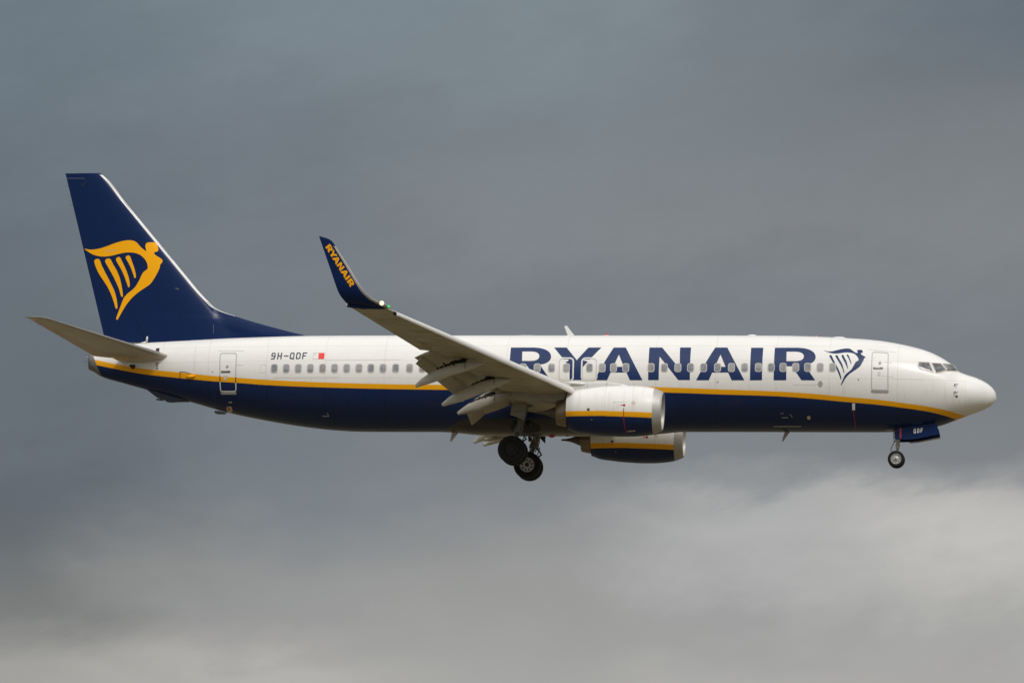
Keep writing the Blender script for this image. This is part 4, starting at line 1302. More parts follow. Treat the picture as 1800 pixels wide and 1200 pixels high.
def wing_ring(y, u0, u1, n=18):
    (lx, lz), (tx, tz) = w_le(y), w_te(y)
    return section((lx, -y, lz), (tx, -y, tz), w_t(y), UPN, u0, u1, 0.012, n=n)


COVE = 0.74


def mk_wing(bm):
    loft(bm, [wing_ring(y, 0, COVE) for y in (1.0, 1.9, 3.0, 4.0, 5.0, 5.3, 5.6, 6.5, 7.5, 8.5, 9.5, 10.6)])
    loft(bm, [wing_ring(y, 0, 1.0) for y in (10.602, 11.5, 12.5, 13.5, 14.5, 15.5, 16.3, 16.9)])
    # upper skin that roofs the flap cove
    for ys in ((2.0, 3.5, 5.2), (5.9, 7.2, 8.6, 9.8, 10.58)):
        rr = []
        for y in ys:
            (lx, lz), (tx, tz) = w_le(y), w_te(y)
            le, te = Vector((lx, -y, lz)), Vector((tx, -y, tz))
            c = (te - le).length
            a = [le + (te - le) * u + UPN * ((yt(u, w_t(y)) + camber(u, 0.012)) * c - 0.004) for u in (COVE - 0.01, 0.80, 0.87)]
            b = [p - UPN * d for p, d in zip(a, (0.03, 0.025, 0.015))]
            rr.append(a + b[::-1])
        loft(bm, rr)


wings = both('wing', mk_wing, M['wing'], plane, autosmooth=40)


def mk_slat(bm, y0=5.35, y1=16.3, n=12):
    rr = []
    for i in range(n + 1):
        y = y0 + (y1 - y0) * i / n
        x, z = w_le(y)
        x, z = x + 0.17, z - 0.055                     # slat nose, drooped ahead of the fixed leading edge
        k = 1.0 - 0.42 * (y - 5.3) / 11
        prof = [(-0.50, 0.185), (-0.36, 0.165), (-0.22, 0.125), (-0.11, 0.078), (-0.045, 0.040), (-0.005, -0.005), (0.012, -0.06), (0.006, -0.125), (-0.02, -0.185), (-0.06, -0.215), (-0.085, -0.205),
                (-0.055, -0.13), (-0.06, -0.03), (-0.13, 0.045), (-0.24, 0.098), (-0.38, 0.145)]
        rr.append([Vector((x + a * k, -y, z + b * k)) for a, b in prof])
    loft(bm, rr)


slats = both('slat', mk_slat, M['slat'], wings, autosmooth=45)


def mk_slat_gap(bm):
    """dark strip standing in for the shaded gap between slat and fixed leading edge"""
    rr = []
    for i in range(13):
        y = 5.4 + 10.85 * i / 12
        x, z = w_le(y)
        rr.append([Vector((x + a, -y, z + b)) for a, b in ((0.06, -0.02), (0.05, -0.09), (-0.03, -0.125), (-0.04, -0.03))])
    loft(bm, rr)


both('slat_gap_shade', mk_slat_gap, M['dark'], wings)


def flap_loft(ends, t, n=10):
    """ends: list of (y, (lx, lz), (tx, tz))"""
    def mk(bm):
        rr = []
        for y, a, b in ends:
            rr.append(section((a[0], -y, a[1]), (b[0], -y, b[1]), t, Vector((0, 0.15, 0.98)), 0, 1, 0.0, n=n))
        loft(bm, rr)
    return mk


out_flap = both('flap', flap_loft([(10.5, (-1.80, -1.69), (-2.73, -2.02)), (5.95, (-0.40, -2.22), (-1.34, -2.75))], 0.12), M['wing'], wings, autosmooth=45)
both('flap_segment', flap_loft([(10.48, (-2.42, -1.985), (-2.668, -2.268)), (5.97, (-0.99, -2.72), (-1.262, -3.276))], 0.13), M['wing'], wings, autosmooth=45)
both('flap', flap_loft([(4.60, (0.10, -2.45), (-1.00, -3.00)), (2.12, (0.43, -2.74), (-0.92, -3.34))], 0.12), M['wing'], wings, autosmooth=45)
both('flap_segment', flap_loft([(4.58, (-0.90, -2.95), (-1.31, -3.52)), (2.14, (-0.80, -3.25), (-1.375, -3.78))], 0.13), M['wing'], wings, autosmooth=45)


def mk_flap_gap(ends):
    def mk(bm):
        for e in ends:
            tube(bm, [(x, -y, z) for x, y, z in e], 0.018, 6)
    return mk


both('flap_seal', mk_flap_gap([[(-2.455, 10.46, -2.035), (-1.06, 5.98, -2.795)], [(-1.97, 10.46, -1.775), (-1.25, 8.2, -2.04)], [(-0.95, 7.2, -2.16), (-0.62, 6.1, -2.285)]]), M['metal'], wings)


FAIR = [(9.8, [(0.031, -2.153, 0.02), (-0.338, -2.223, 0.11), (-0.73, -2.293, 0.175), (-1.375, -2.455, 0.205), (-1.835, -2.629, 0.205), (-2.249, -2.826, 0.165), (-2.524, -2.965, 0.115), (-2.742, -3.115, 0.055)]),
        (7.1, [(0.81, -2.51, 0.02), (0.485, -2.557, 0.12), (0.136, -2.639, 0.18), (-0.305, -2.768, 0.215), (-0.768, -2.955, 0.225), (-1.348, -3.212, 0.19), (-1.695, -3.375, 0.13), (-1.996, -3.539, 0.055)]),
        (4.7, [(0.935, -2.681, 0.03), (0.467, -2.799, 0.13), (-0.117, -3.011, 0.2), (-0.702, -3.223, 0.22), (-1.099, -3.365, 0.19), (-1.403, -3.483, 0.12), (-1.66, -3.601, 0.055)])]


def mk_track_shade(y0, path):
    """dark slab standing in for the cove shade above the fairing, with linkage rods"""
    def mk(bm):
        rnd = random.Random(int(y0 * 10))
        fs = [pchip(list(range(len(path))), [p[k] for p in path]) for k in range(3)]
        low, top = [], []
        for v in np.linspace(2.0, 4.1, 15):
            x, z, r = (f(v) for f in fs)
            t = (v - 2.0) / 2.1
            h = r + (0.17 - 0.14 * t) * min(1.0, 4 * t + 0.5) + rnd.uniform(-0.035, 0.035)
            low.append((x, z + 0.4 * r))
            top.append((x + 0.02, z + h * 1.05))
        prism(bm, low + top[::-1], -y0 - 0.09, -y0 + 0.10)  # slab gives the shade of the flap cove a dark body
        for i in range(22):
            v = rnd.uniform(1.9, 3.9)
            x, z, r = (f(v) for f in fs)
            z += r + rnd.uniform(-0.02, 0.10 - 0.03 * (v - 1.9))
            y = -y0 + rnd.uniform(-0.05, 0.08)
            tube(bm, [(x, y, z - 0.02), (x + rnd.uniform(-0.12, 0.12), y - rnd.uniform(0.04, 0.20), z + rnd.uniform(-0.03, 0.08))], rnd.uniform(0.015, 0.04), 7)
    return mk


for y0, path in FAIR:
    both('flap_track_shade', mk_track_shade(y0, path), M['dark'], wings)


def canoe(y, path):
    def mk(bm):
        rings = []
        for i, (x, z, r) in enumerate(path):
            a = path[max(i - 1, 0)]
            b = path[min(i + 1, len(path) - 1)]
            d = Vector((b[0] - a[0], 0, b[1] - a[1])).normalized()
            up = Vector((-d.z, 0, d.x)) if d.x > 0 else Vector((d.z, 0, -d.x))
            rings.append([Vector((x, -y, z)) + Vector((0, 1, 0)) * (0.80 * r * math.cos(t)) + up * (1.12 * r * math.copysign(abs(math.sin(t)) ** 0.9, math.sin(t))) for t in [2 * math.pi * k / 24 for k in range(24)]])
        loft(bm, rings)
    return mk


def finer(path):
    s = list(range(len(path)))
    fs = [pchip(s, [p[k] for p in path]) for k in range(3)]
    return [tuple(f(v) for f in fs) for v in np.linspace(0, len(path) - 1, 29)]


for y, path in FAIR:
    fr = both('flap_track_fairing', canoe(y, finer(path)), M['fairingshade'] if y < 5 else M['fairing'], wings)  # innermost fairing has shade put into its colour
    jx, jz, jr = path[2]

    def mk_joint(bm, y=y, jx=jx, jz=jz, jr=jr):
        rr = []
        for dx, k in ((0.012, 1.0), (0.012, 1.035), (-0.012, 1.035), (-0.012, 1.0)):
            rr.append([Vector((jx + dx, -y + 0.80 * jr * k * math.cos(t), jz + 1.12 * jr * k * math.sin(t))) for t in [2 * math.pi * q / 24 for q in range(24)]])
        loft(bm, rr, cap0=False, cap1=False)
    both('fairing_joint', mk_joint, M['dark'], fr)

# small dark slots and hatches on the wing's underside, laid on the lower skin


def under(y, u, off=0.006):
    (lx, lz), (tx, tz) = w_le(y), w_te(y)
    le, te = Vector((lx, -y, lz)), Vector((tx, -y, tz))
    c = (te - le).length
    return le + (te - le) * u + UPN * ((-yt(u, w_t(y)) + camber(u, 0.012)) * c - off)


def mk_slots(items):
    def mk(bm):
        for y, u, dy, du in items:
            c = [under(y - dy, u - du), under(y + dy, u - du * 0.4), under(y + dy, u + du), under(y - dy, u + du * 0.4)]
            vs = [bm.verts.new(p) for p in c]
            bm.faces.new(vs)
    return mk


both('slat_track_slot', mk_slots([(15.0, 0.085, 0.22, 0.025), (13.2, 0.075, 0.10, 0.012), (11.6, 0.07, 0.18, 0.02), (9.6, 0.06, 0.14, 0.012), (8.0, 0.06, 0.16, 0.016), (6.4, 0.055, 0.12, 0.012)]), M['dark'], wings, smooth=False)
both('drain_hole', mk_slots([(15.4, 0.30, 0.05, 0.02), (13.6, 0.52, 0.03, 0.015), (12.9, 0.62, 0.04, 0.02), (12.4, 0.75, 0.04, 0.02), (11.9, 0.70, 0.04, 0.02), (14.6, 0.42, 0.02, 0.012)]), M['steel'], wings, smooth=False)
both('scuff', mk_slots([(11.9, 0.33, 0.30, 0.018), (12.3, 0.27, 0.18, 0.012)]), M['fairing'], wings, smooth=False)


def mk_aileron_line(bm):
    rr = []
    for i in range(13):
        y = 11.1 + 4.9 * i / 12
        rr.append([under(y, 0.735, 0.004), under(y, 0.742, 0.004)])
    loft(bm, rr, closed=False)
    for y in (11.1, 16.0):
        vs = [bm.verts.new(p) for p in (under(y - 0.015, 0.74, 0.0045), under(y + 0.015, 0.74, 0.0045), under(y + 0.015, 0.99, 0.0045), under(y - 0.015, 0.99, 0.0045))]
        bm.faces.new(vs)


both('aileron_gap', mk_aileron_line, M['steel'], wings, smooth=False)


# ---- winglets
def wl_path():
    LE = [(-2.84, -16.90, -0.860)] + [tuple(p) for p in WL_LE]
    TE = [(-4.413, -16.90, -0.861)] + [tuple(p) for p in WL_TE]
    s = [0]
    for a, b in zip(LE[:-1], LE[1:]):
        s.append(s[-1] + (Vector(b) - Vector(a)).length)
    s2 = [0]
    for a, b in zip(TE[:-1], TE[1:]):
        s2.append(s2[-1] + (Vector(b) - Vector(a)).length)
    fl = [pchip([v / s[-1] for v in s], [p[k] for p in LE]) for k in range(3)]
    ft = [pchip([v / s2[-1] for v in s2], [p[k] for p in TE]) for k in range(3)]
    return (lambda v: Vector([f(v) for f in fl])), (lambda v: Vector([f(v) for f in ft]))


wl_le, wl_te = wl_path()


def wl_norm(v):
    """inboard / upper side of the winglet"""
    e = 0.02
    m = lambda q: (wl_le(min(max(q, 0), 1)) + wl_te(min(max(q, 0), 1))) / 2
    d = m(v + e) - m(v - e)
    n = Vector((0, d.z, -d.y)).normalized()
    return n if n.z + n.y > 0 else -n


WLV = list(np.linspace(0, 0.45, 16)) + list(np.linspace(0.5, 0.97, 9))


def mk_winglet(bm):
    rr = [section(wl_le(v), wl_te(v), 0.10 - 0.025 * v, wl_norm(v), 0, 1, 0.0, n=14) for v in WLV]
    for v, s, c in ((0.985, 0.8, 0.05), (0.995, 0.5, 0.15), (1.0, 0.12, 0.30)):
        le, te = wl_le(v), wl_te(v)
        rr.append(section(le + (te - le) * c, te, 0.075 * s, wl_norm(v), 0, 1, 0.0, n=14))
    loft(bm, rr)


def mk_wl_edge(bm):
    rr = []
    for v in [w for w in WLV if 0.0 <= w <= 0.96]:
        rr.append(section(wl_le(v), wl_te(v), 0.10 - 0.025 * v, wl_norm(v), 0, 0.11 + 0.05 * v, 0.0, grow=0.004, n=8))
    loft(bm, rr)


winglets = both('winglet', mk_winglet, M['navy'], plane, autosmooth=50)
both('leading_edge', mk_wl_edge, M['metal'], winglets, autosmooth=60)


def wl_surface(p):
    """put a point on the winglet's outboard skin (p.x, p.z given)"""
    lo, hi = 0.0, 1.0
    for _ in range(40):
        v = (lo + hi) / 2
        le, te = wl_le(v), wl_te(v)
        u = (p[0] - le.x) / (te.x - le.x)
        z = le.z + (te.z - le.z) * u
        if z < p[1]:
            lo = v
        else:
            hi = v
    u = min(max(u, 0.0), 1.0)
    le, te = wl_le(v), wl_te(v)
    c = (te - le).length
    q = le + (te - le) * u
    return q - wl_norm(v) * (yt(u, 0.10 - 0.025 * v) * c + 0.006)


x_min = min(a for g in LETTERS for p in g for a, b in p)
x_max = max(a for g in LETTERS for p in g for a, b in p)
z_min = min(b for g in LETTERS for p in g for a, b in p)
z_max = max(b for g in LETTERS for p in g for a, b in p)
o0, o1, o2 = [Vector((p[0], p[2])) for p in WL_TXT]
wl_groups = [[[tuple(o0 + (o1 - o0) * ((a - x_min) / (x_max - x_min)) + (o2 - o0) * ((b - z_min) / (z_max - z_min))) for a, b in p] for p in g] for g in LETTERS]
wl_groups = [[bolder(p, (0.009 if area(p) > 0 else -0.009) * (1 if i == 0 else -1)) for i, p in enumerate(g)] for g in wl_groups]
link_mesh('lettering', decal_bm(wl_groups, lambda x, z: wl_surface((x, z)), 0.12, 0.12), M['yellow'], winglets[0])


def mk_pod(bm):
    tube(bm, [(-3.2, -17.0, -0.855), (-3.9, -17.02, -0.86), (-4.35, -17.06, -0.815), (-4.56, -17.07, -0.795)], [0.03, 0.075, 0.075, 0.065], 12)


def mk_podlamp(bm):
    tube(bm, [(-4.555, -17.07, -0.79), (-4.615, -17.07, -0.785)], [0.070, 0.055], 12)


both('wingtip_pod', mk_pod, M['navy'], winglets)
both('tail_position_lamp', mk_podlamp, M['whiteclean'], winglets)


def ball(bm, c, r, seg=16):
    bmesh.ops.create_uvsphere(bm, u_segments=seg, v_segments=seg // 2, radius=r, matrix=Matrix.Translation(c))


bm = bmesh.new()
ball(bm, (-3.17, -17.22, -0.715), 0.095)
link_mesh('strobe_light', bm, M['lampwhite'], winglets[0], label='bright white wingtip lamp, lit')
bm = bmesh.new()
ball(bm, (-2.92, -17.0, -0.815), 0.05)
link_mesh('navigation_light', bm, M['lampgreen'], winglets[0], label='green wingtip lamp, lit')

# ------------------------------------------------------------------ engines (starboard built, port mirrored)
EY, EZ = -4.83, -3.505
NAC = [(2.905, 0.735), (2.96, 0.760), (3.21, 0.858), (3.45, 0.905), (3.72, 0.937), (4.1, 0.985), (4.5, 1.016), (5.085, 1.042), (5.5, 1.040), (5.76, 1.030), (6.16, 0.993), (6.46, 0.935)]
LIP = [(6.46, 0.936), (6.55, 0.908), (6.65, 0.868), (6.74, 0.832), (6.80, 0.795), (6.825, 0.765), (6.82, 0.742), (6.79, 0.722), (6.72, 0.706), (6.62, 0.700)]
INNER = [(6.62, 0.699), (6.3, 0.712), (6.0, 0.745), (5.72, 0.770)]


def eng_top(x):
    return -3.598 if x < 4.6 else -3.612 - (x - 4.6) * 0.030


def eng_low(x):
    return eng_top(x) - 0.208


def lean(x):
    return 0.03 * max(0.0, min(1.0, (x - 5.6) / 1.0))


def curve_profile(prof, n):
    s = list(range(len(prof)))
    a, b = pchip(s, [p[0] for p in prof]), pchip(s, [p[1] for p in prof])
    return [(a(v), b(v)) for v in np.linspace(0, len(prof) - 1, n)]


def mk_lathe(prof, seg=72, cz=EZ, caps=(False, False), n=None):
    pr = curve_profile(prof, n) if n else prof

    def mk(bm):
        lathe_x(bm, pr, EY, cz, seg, [lean(p[0]) for p in pr], *caps)
    return mk


nacs = both('engine', mk_lathe(NAC, n=40), M['nacelle'], plane, label=None)
PORT_DROP = 0.19                                     # the band sits lower on the port cowling's inboard face
set_bands(nacs[0], eng_top, eng_low)
set_bands(nacs[1], lambda x: eng_top(x) - PORT_DROP, lambda x: eng_low(x) - PORT_DROP)
lips = both('inlet_lip', mk_lathe(LIP, n=34), M['lip'], nacs)
both('inlet_duct', mk_lathe(INNER, n=16), M['inlet'], nacs)


def mk_fan(bm):
    rr = [[Vector((x, EY + r * math.cos(t), EZ + r * math.sin(t))) for t in [2 * math.pi * k / 40 for k in range(40)]] for x, r in ((5.62, 0.77), (5.62, 0.26))]
    loft(bm, rr, cap0=False, cap1=True)
    for k in range(24):
        a = 2 * math.pi * k / 24
        vs = []
        for r, dx, da in ((0.25, 0.02, -0.04), (0.25, 0.12, 0.10), (0.76, 0.04, 0.13), (0.76, 0.16, 0.02)):
            vs.append(bm.verts.new((5.62 + dx, EY + r * math.cos(a + da), EZ + r * math.sin(a + da))))
        bm.faces.new((vs[0], vs[1], vs[3], vs[2]))


both('fan', mk_fan, M['fan'], nacs, smooth=False)
both('spinner', mk_lathe([(5.64, 0.25), (5.85, 0.19), (6.0, 0.10), (6.06, 0.02)], 32, caps=(False, True)), M['plug'], nacs)
both('fan_nozzle', mk_lathe([(2.905, 0.725), (2.93, 0.64), (2.98, 0.60), (2.95, 0.590), (2.70, 0.555), (2.47, 0.50), (2.45, 0.47), (2.47, 0.45)], 60, n=30, cz=-3.56), M['titan'], nacs)
both('exhaust_plug', mk_lathe([(2.60, 0.33), (2.46, 0.272), (2.30, 0.205), (2.10, 0.125), (1.90, 0.068), (1.75, 0.045), (1.60, 0.036)], 36, n=24, cz=-3.565, caps=(True, True)), M['plug'], nacs)


def nac_skin(off):
    rf = pchip([p[0] for p in NAC], [p[1] for p in NAC])

    def f(x, z):
        r = rf(x) + off
        dz = max(-r * 0.999, min(r * 0.999, z - EZ))
        return Vector((x, EY - math.sqrt(r * r - dz * dz), z))
    return f


for side in (0, 1):
    for nm, groups, mat in (('red_line', [[stroke([(5.311, -3.50), (5.316, -4.0), (5.335, -4.25), (5.39, -4.45)], 0.028)]], 'red'),
                            ('lifting_mark', [[disc(5.33, -3.374, 0.052, 12)], [rrect(5.24, -3.374, 0.10, 0.02, 0.008)], [rrect(5.20, -3.374, 0.03, 0.06, 0.01)]], 'red'),
                            ('warning_sign', [ringpoly(disc(5.704, -3.28, 0.075, 18), disc(5.704, -3.28, 0.058, 18)), [stroke([(5.66, -3.235), (5.745, -3.325)], 0.022)]], 'beige'),
                            ('vent_cap', [[disc(3.854, -3.545, 0.058, 16)]], 'steel'),
                            ('panel_text', [[rrect(5.08, -3.30, 0.06, 0.015, 0.005)], [rrect(5.11, -3.38, 0.07, 0.015, 0.005)], [rrect(5.09, -3.47, 0.06, 0.02, 0.005)], [stroke([(5.03, -3.24), (5.03, -3.50)], 0.008)],
                                            [stroke([(5.03, -3.24), (5.42, -3.24)], 0.008)], [stroke([(4.86, -3.26), (5.0, -3.23)], 0.018)]], 'faint'),
                            ('latch_plate', [[stroke([(5.43, -4.395), (5.76, -4.375)], 0.045)], [stroke([(3.95, -3.96), (4.02, -3.95)], 0.02)]], 'greymark')):
        if side:
            groups = [[[(a, c - PORT_DROP) for a, c in pl] for pl in g] for g in groups if min(c for a, c in g[0]) - PORT_DROP > -4.52]
        if not groups:
            continue
        b = decal_bm(groups, nac_skin(0.007), 0.3, 0.05)
        if side:                                          # the same marks are on the inboard face of the port engine
            for v in b.verts:
                v.co.y -= 2 * EY
        link_mesh(nm, b, M[mat], nacs[side])


def mk_pylon(bm, fore=True):
    st = [(5.56, -2.66, -2.50, 0.03), (5.3, -2.66, -2.425, 0.10), (4.95, -2.68, -2.352, 0.15), (4.36, -2.70, -2.298, 0.18), (3.66, -2.75, -2.305, 0.20), (3.2, -2.9, -2.36, 0.20),
          (2.85, -3.12, -2.44, 0.20), (2.5, -3.22, -2.44, 0.19), (2.3, -3.205, -2.44, 0.185), (1.8, -3.165, -2.44, 0.18), (1.33, -3.13, -2.44, 0.165), (0.93, -3.07, -2.44, 0.13), (0.70, -2.95, -2.44, 0.08), (0.55, -2.80, -2.44, 0.03)]
    s = list(range(len(st)))
    fs = [pchip(s, [p[k] for p in st]) for k in range(4)]
    rings = []
    for v in np.linspace(0, len(st) - 1, 53):
        x, zb, zt, w = [f(v) for f in fs]
        zc, h = (zt + zb) / 2, (zt - zb) / 2
        if (x > 2.9) != fore:
            continue
        rings.append([Vector((x, EY - 0.04 + w * math.copysign(abs(math.cos(t)) ** 0.55, math.cos(t)), zc + h * math.copysign(abs(math.sin(t)) ** 0.55, math.sin(t)))) for t in [2 * math.pi * k / 28 for k in range(28)]])
    loft(bm, rings)


pyl = both('pylon', mk_pylon, M['pylon'], plane)
both('pylon_fairing', lambda bm: mk_pylon(bm, False), M['fairingshade'], pyl)  # aft part under the wing, its grey darkened for shade


def mk_pylon_lines(bm):
    for x, z0, z1 in ((4.53, -2.45, -2.31), (3.72, -2.55, -2.33), (5.0, -2.45, -2.40)):
        tube(bm, [(x, EY - 0.245, z0), (x, EY - 0.225, z1)], 0.008, 6)


both('panel_seam', mk_pylon_lines, M['greymark'], pyl)


def mk_krueger(bm):
    rr = []
    for i in range(13):
        s = i / 12
        x = 2.85 + 0.78 * s
        r = 0.075 * math.sqrt(max(0.02, 1 - (2 * s - 1) ** 2))
        rr.append([Vector((x, -5.09 + r * math.cos(t), -2.36 - 0.05 * s + 0.75 * r * math.sin(t))) for t in [2 * math.pi * k / 14 for k in range(14)]])
    loft(bm, rr)


both('slat_end_fairing', mk_krueger, M['slat'], wings)


# ------------------------------------------------------------------ landing gear
def mk_main_strut(bm):
    tube(bm, [(1.02, -2.86, -2.75), (0.86, -2.86, -3.3), (0.66, -2.86, -4.05)], [0.15, 0.15, 0.14], 16)
    tube(bm, [(0.66, -2.86, -4.0), (0.63, -2.86, -4.16)], [0.185, 0.185], 16)
    tube(bm, [(0.44, -3.45, -4.91), (0.44, -2.27, -4.91)], 0.10, 14)
    tube(bm, [(0.52, -2.86, -4.62), (0.44, -2.86, -4.95)], [0.13, 0.15], 14)
    tube(bm, [(0.90, -2.86, -3.05), (1.25, -2.86, -3.0)], 0.09, 10)
    # torque links behind the strut, drag and side braces, hoses
    tube(bm, [(0.78, -2.86, -4.12), (0.98, -2.86, -4.42), (0.60, -2.86, -4.72)], [0.05, 0.045, 0.05], 8)
    tube(bm, [(0.70, -2.72, -3.85), (0.75, -1.75, -3.25)], [0.07, 0.06], 10)
    tube(bm, [(0.82, -2.98, -3.45), (0.28, -3.0, -2.95)], 0.045, 8)
    tube(bm, [(0.90, -3.02, -3.2), (0.86, -3.03, -3.9), (0.70, -3.0, -4.3)], 0.025, 6)
    tube(bm, [(0.62, -2.70, -3.4), (0.54, -2.68, -4.05), (0.46, -2.7, -4.7)], 0.025, 6)
    tube(bm, [(0.80, -2.70, -3.9), (0.92, -2.70, -4.2), (0.78, -2.70, -4.55)], 0.022, 6)


mains = both('main_landing_gear', mk_main_strut, M['strut'], plane, autosmooth=40)
both('gear_bracket', lambda bm: prism(bm, [(0.98, -3.62), (1.16, -3.60), (1.16, -3.98), (0.98, -3.80)], -2.70, -2.55), M['dark'], mains)
both('gear_bracket', lambda bm: prism(bm, [(0.52, -3.62), (0.42, -3.65), (0.44, -3.88), (0.56, -3.85)], -2.8, -2.7), M['dark'], mains)
both('shock_piston', lambda bm: tube(bm, [(0.64, -2.86, -4.12), (0.47, -2.86, -4.80)], 0.085, 16), M['chrome'], mains)
TYRE = [(-0.15, 0.30), (-0.185, 0.36), (-0.205, 0.44), (-0.195, 0.51), (-0.15, 0.555), (-0.09, 0.572), (0.0, 0.576), (0.09, 0.572), (0.15, 0.555), (0.195, 0.51), (0.205, 0.44), (0.185, 0.36), (0.15, 0.30)]
for yc, out in ((-3.29, True), (-2.43, False)):
    both('tyre', lambda bm, yc=yc: lathe_y(bm, TYRE, 0.44, -4.91, yc, 56, False), M['tyre'], mains)
    sgn = -1 if out else 1

    def mk_rim(bm, yc=yc, sgn=sgn):
        lathe_y(bm, [(sgn * 0.02, 0.33), (sgn * 0.155, 0.325), (sgn * 0.175, 0.305), (sgn * 0.15, 0.285), (sgn * 0.12, 0.27), (sgn * 0.125, 0.14), (sgn * 0.16, 0.12), (sgn * 0.17, 0.05)], 0.44, -4.91, yc, 44)
    both('wheel_rim', mk_rim, M['hub'] if out else M['rim'], mains, autosmooth=40)

    def mk_holes(bm, yc=yc, sgn=sgn):
        for k in range(9):
            a = 2 * math.pi * (k + 0.3) / 9
            lathe_y(bm, [(sgn * 0.10, 0.045), (sgn * 0.132, 0.040)], 0.44 + 0.205 * math.cos(a), -4.91 + 0.205 * math.sin(a), yc, 12)
        lathe_y(bm, [(sgn * 0.12, 0.075), (sgn * 0.176, 0.07)], 0.44, -4.91, yc, 16)
        lathe_y(bm, [(sgn * 0.14, 0.09), (sgn * 0.1745, 0.088)], 0.44, -4.91, yc, 16)
    if not out:
        both('rim_hole', mk_holes, M['dark'], mains)


def mk_gear_door(bm):
    prism(bm, [(0.449, -2.99), (0.60, -2.95), (1.063, -3.03), (0.997, -3.33), (0.925, -3.72), (0.80, -3.62), (0.362, -3.48), (0.39, -3.22)], -3.34, -3.29, 0.012)


def mk_gear_door_seam(bm):
    prism(bm, [(0.395, -3.262), (0.99, -3.285), (0.988, -3.297), (0.393, -3.274)], -3.344, -3.30)


gd = both('gear_door', mk_gear_door, M['geardoor'], mains, autosmooth=40)


from mathutils.bvhtree import BVHTree
belly_tree = BVHTree.FromPolygons([v.co.copy() for v in belly.data.vertices], [tuple(p.vertices) for p in belly.data.polygons])


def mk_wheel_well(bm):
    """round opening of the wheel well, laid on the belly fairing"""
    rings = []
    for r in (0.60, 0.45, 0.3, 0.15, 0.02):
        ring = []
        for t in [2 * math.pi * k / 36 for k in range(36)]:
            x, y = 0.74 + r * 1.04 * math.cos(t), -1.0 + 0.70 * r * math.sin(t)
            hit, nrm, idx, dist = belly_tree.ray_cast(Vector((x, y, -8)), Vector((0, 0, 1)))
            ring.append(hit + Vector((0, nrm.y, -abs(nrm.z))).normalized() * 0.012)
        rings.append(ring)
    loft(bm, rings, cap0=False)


both('wheel_well', mk_wheel_well, M['well'], plane)

# nose gear
bm = bmesh.new()
tube(bm, [(16.20, 0, -3.60), (16.14, 0, -4.20), (16.125, 0, -4.48)], [0.085, 0.085, 0.075], 14)
tube(bm, [(16.14, 0, -4.30), (16.135, 0, -4.36)], [0.10, 0.10], 14)
tube(bm, [(16.08, -0.20, -4.92), (16.08, 0.20, -4.92)], 0.05, 12)
tube(bm, [(16.115, 0, -4.7), (16.08, 0, -4.95)], [0.055, 0.06], 12)
tube(bm, [(15.968, -0.03, -3.78), (15.96, -0.03, -3.90), (15.98, -0.03, -4.18)], 0.02, 8)
tube(bm, [(16.10, -0.03, -4.10), (15.98, -0.03, -4.20)], 0.035, 8)
tube(bm, [(15.99, -0.03, -4.19), (15.845, -0.03, -4.49), (15.87, -0.03, -4.58), (16.03, -0.02, -4.80)], 0.022, 8)
tube(bm, [(15.97, -0.05, -3.84), (16.08, -0.05, -3.80)], 0.028, 8)
nose_gear = link_mesh('nose_landing_gear', bm, M['strutlight'], plane, autosmooth=40)
bm = bmesh.new()
tube(bm, [(16.124, 0, -4.46), (16.11, 0, -4.75)], 0.048, 14)
link_mesh('shock_piston', bm, M['chrome'], nose_gear)
NT_ = [(-0.07, 0.21), (-0.095, 0.25), (-0.10, 0.29), (-0.085, 0.325), (-0.05, 0.343), (0, 0.347), (0.05, 0.343), (0.085, 0.325), (0.10, 0.29), (0.095, 0.25), (0.07, 0.21)]
for yc in (-0.205, 0.205):
    s = -1 if yc < 0 else 1
    bm = bmesh.new()
    lathe_y(bm, NT_, 16.08, -4.92, yc, 48, False)
    fix_normals(bm)
    link_mesh('tyre', bm, M['tyre'], nose_gear)
    bm = bmesh.new()
    lathe_y(bm, [(s * 0.0, 0.225), (s * 0.078, 0.225), (s * 0.092, 0.212), (s * 0.075, 0.195), (s * 0.045, 0.175), (s * 0.05, 0.10), (s * 0.085, 0.06), (s * 0.10, 0.03)], 16.08, -4.92, yc, 40)
    fix_normals(bm)
    link_mesh('wheel_rim', bm, M['rimlight'], nose_gear, autosmooth=40)
    bm = bmesh.new()
    for k in range(8):
        a = 2 * math.pi * k / 8
        lathe_y(bm, [(s * 0.04, 0.022), (s * 0.053, 0.02)], 16.08 + 0.145 * math.cos(a), -4.92 + 0.145 * math.sin(a), yc, 10)
    lathe_y(bm, [(s * 0.09, 0.032), (s * 0.104, 0.03)], 16.08, -4.92, yc, 12)
    link_mesh('rim_hole', bm, M['steel'], nose_gear)
ND = [(16.039, -3.72), (16.30, -3.665), (16.908, -3.56), (17.648, -3.45), (17.74, -3.50), (17.80, -3.64), (17.862, -3.90), (17.845, -3.935), (16.95, -4.10), (16.60, -4.135), (16.05, -4.15), (16.03, -4.05)]


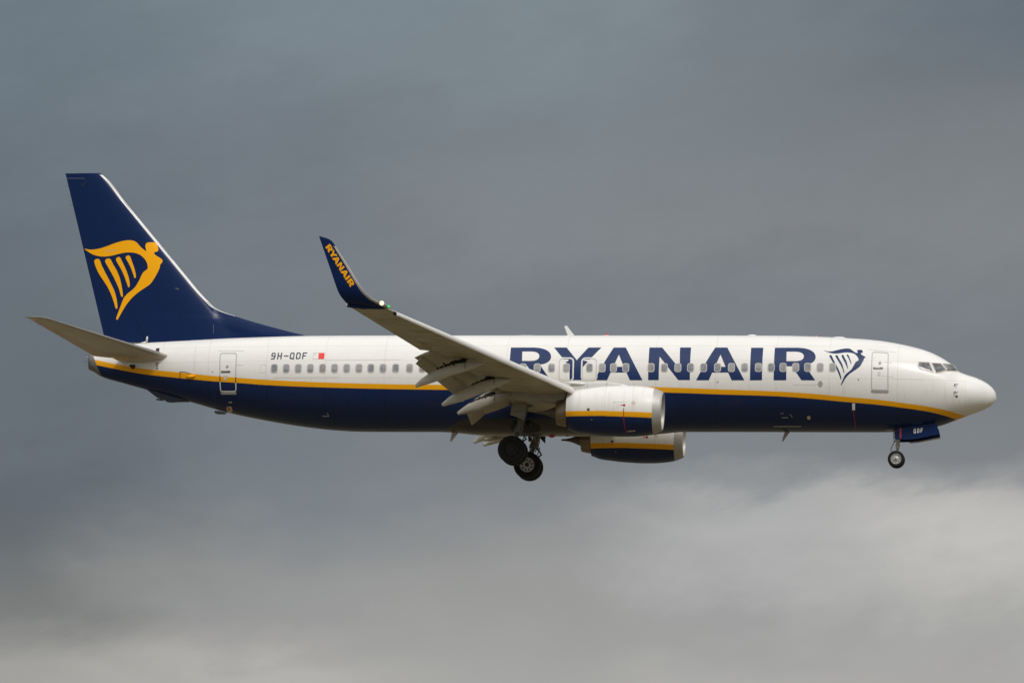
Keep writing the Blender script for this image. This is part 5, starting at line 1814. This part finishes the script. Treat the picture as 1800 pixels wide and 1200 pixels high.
def qdf_polys():
    return [[bolder(p, (0.004 if area(p) > 0 else -0.004) * (1 if i == 0 else -1)) for i, p in enumerate(g)] for g in text_polys('QDF', 16.822, -3.885, 0.18, 0.385, 0.0, 0.72)]


for s in (-1, 1):
    bm = bmesh.new()
    prism(bm, ND, s * 0.52 - 0.02, s * 0.52 + 0.02, 0.01)
    fix_normals(bm)
    nd = link_mesh('nose_gear_door', bm, M['navy'], plane, autosmooth=40)
    if s < 0:
        b = decal_bm(qdf_polys(), lambda x, z: Vector((x, -0.545, z + (x - 16.82) * 0.095)), 1, 1)
        link_mesh('lettering', b, M['whiteclean'], nd)
        b = decal_bm([[[(16.242, -4.085), (16.312, -4.085), (16.312, -3.69), (16.242, -3.675)]]], lambda x, z: Vector((x, -0.5445, z)), 1, 1)
        link_mesh('red_line', b, M['red'], nd)
        continue
    bm = bmesh.new()
    prism(bm, [(17.87, -3.93), (17.86, -3.985), (16.95, -4.155), (16.60, -4.185), (16.58, -4.14), (16.95, -4.105)], s * 0.52 - 0.03, s * 0.52 + 0.03)
    fix_normals(bm)
    link_mesh('edge_strip', bm, M['elev'], nd, smooth=False)
bm = bmesh.new()
prism(bm, [(16.0, -3.70), (17.7, -3.45), (17.7, -3.42), (16.0, -3.62)], -0.49, 0.49)
link_mesh('nose_gear_bay', bm, M['well'], plane)
bm = bmesh.new()
for k, dz in ((0.35, 0.0), (0.8, -0.004)):
    tube(bm, [(15.35 + k * 0.9, -0.5, -3.765 + dz), (15.75 + k * 0.6, -0.5, -3.765 + dz)], 0.018, 6)
link_mesh('bay_edge', bm, M['greymark'], plane)

# static discharge wicks
bm = bmesh.new()
for z in (6.6, 6.2, 5.8):
    tube(bm, [(fin_te(z), 0, z), (fin_te(z) - 0.13, 0, z + 0.01)], 0.007, 5)
link_mesh('static_wick', bm, M['steel'], rudder)
bm = bmesh.new()
for y in (7.0, 6.5, 6.0):
    (lx, tx), (lz, tz) = st_x(y), st_z(y)
    tube(bm, [(tx, -y, tz), (tx - 0.14, -y, tz)], 0.007, 5)
    tube(bm, [(tx, y, tz), (tx - 0.14, y, tz)], 0.007, 5)
link_mesh('static_wick', bm, M['steel'], plane)
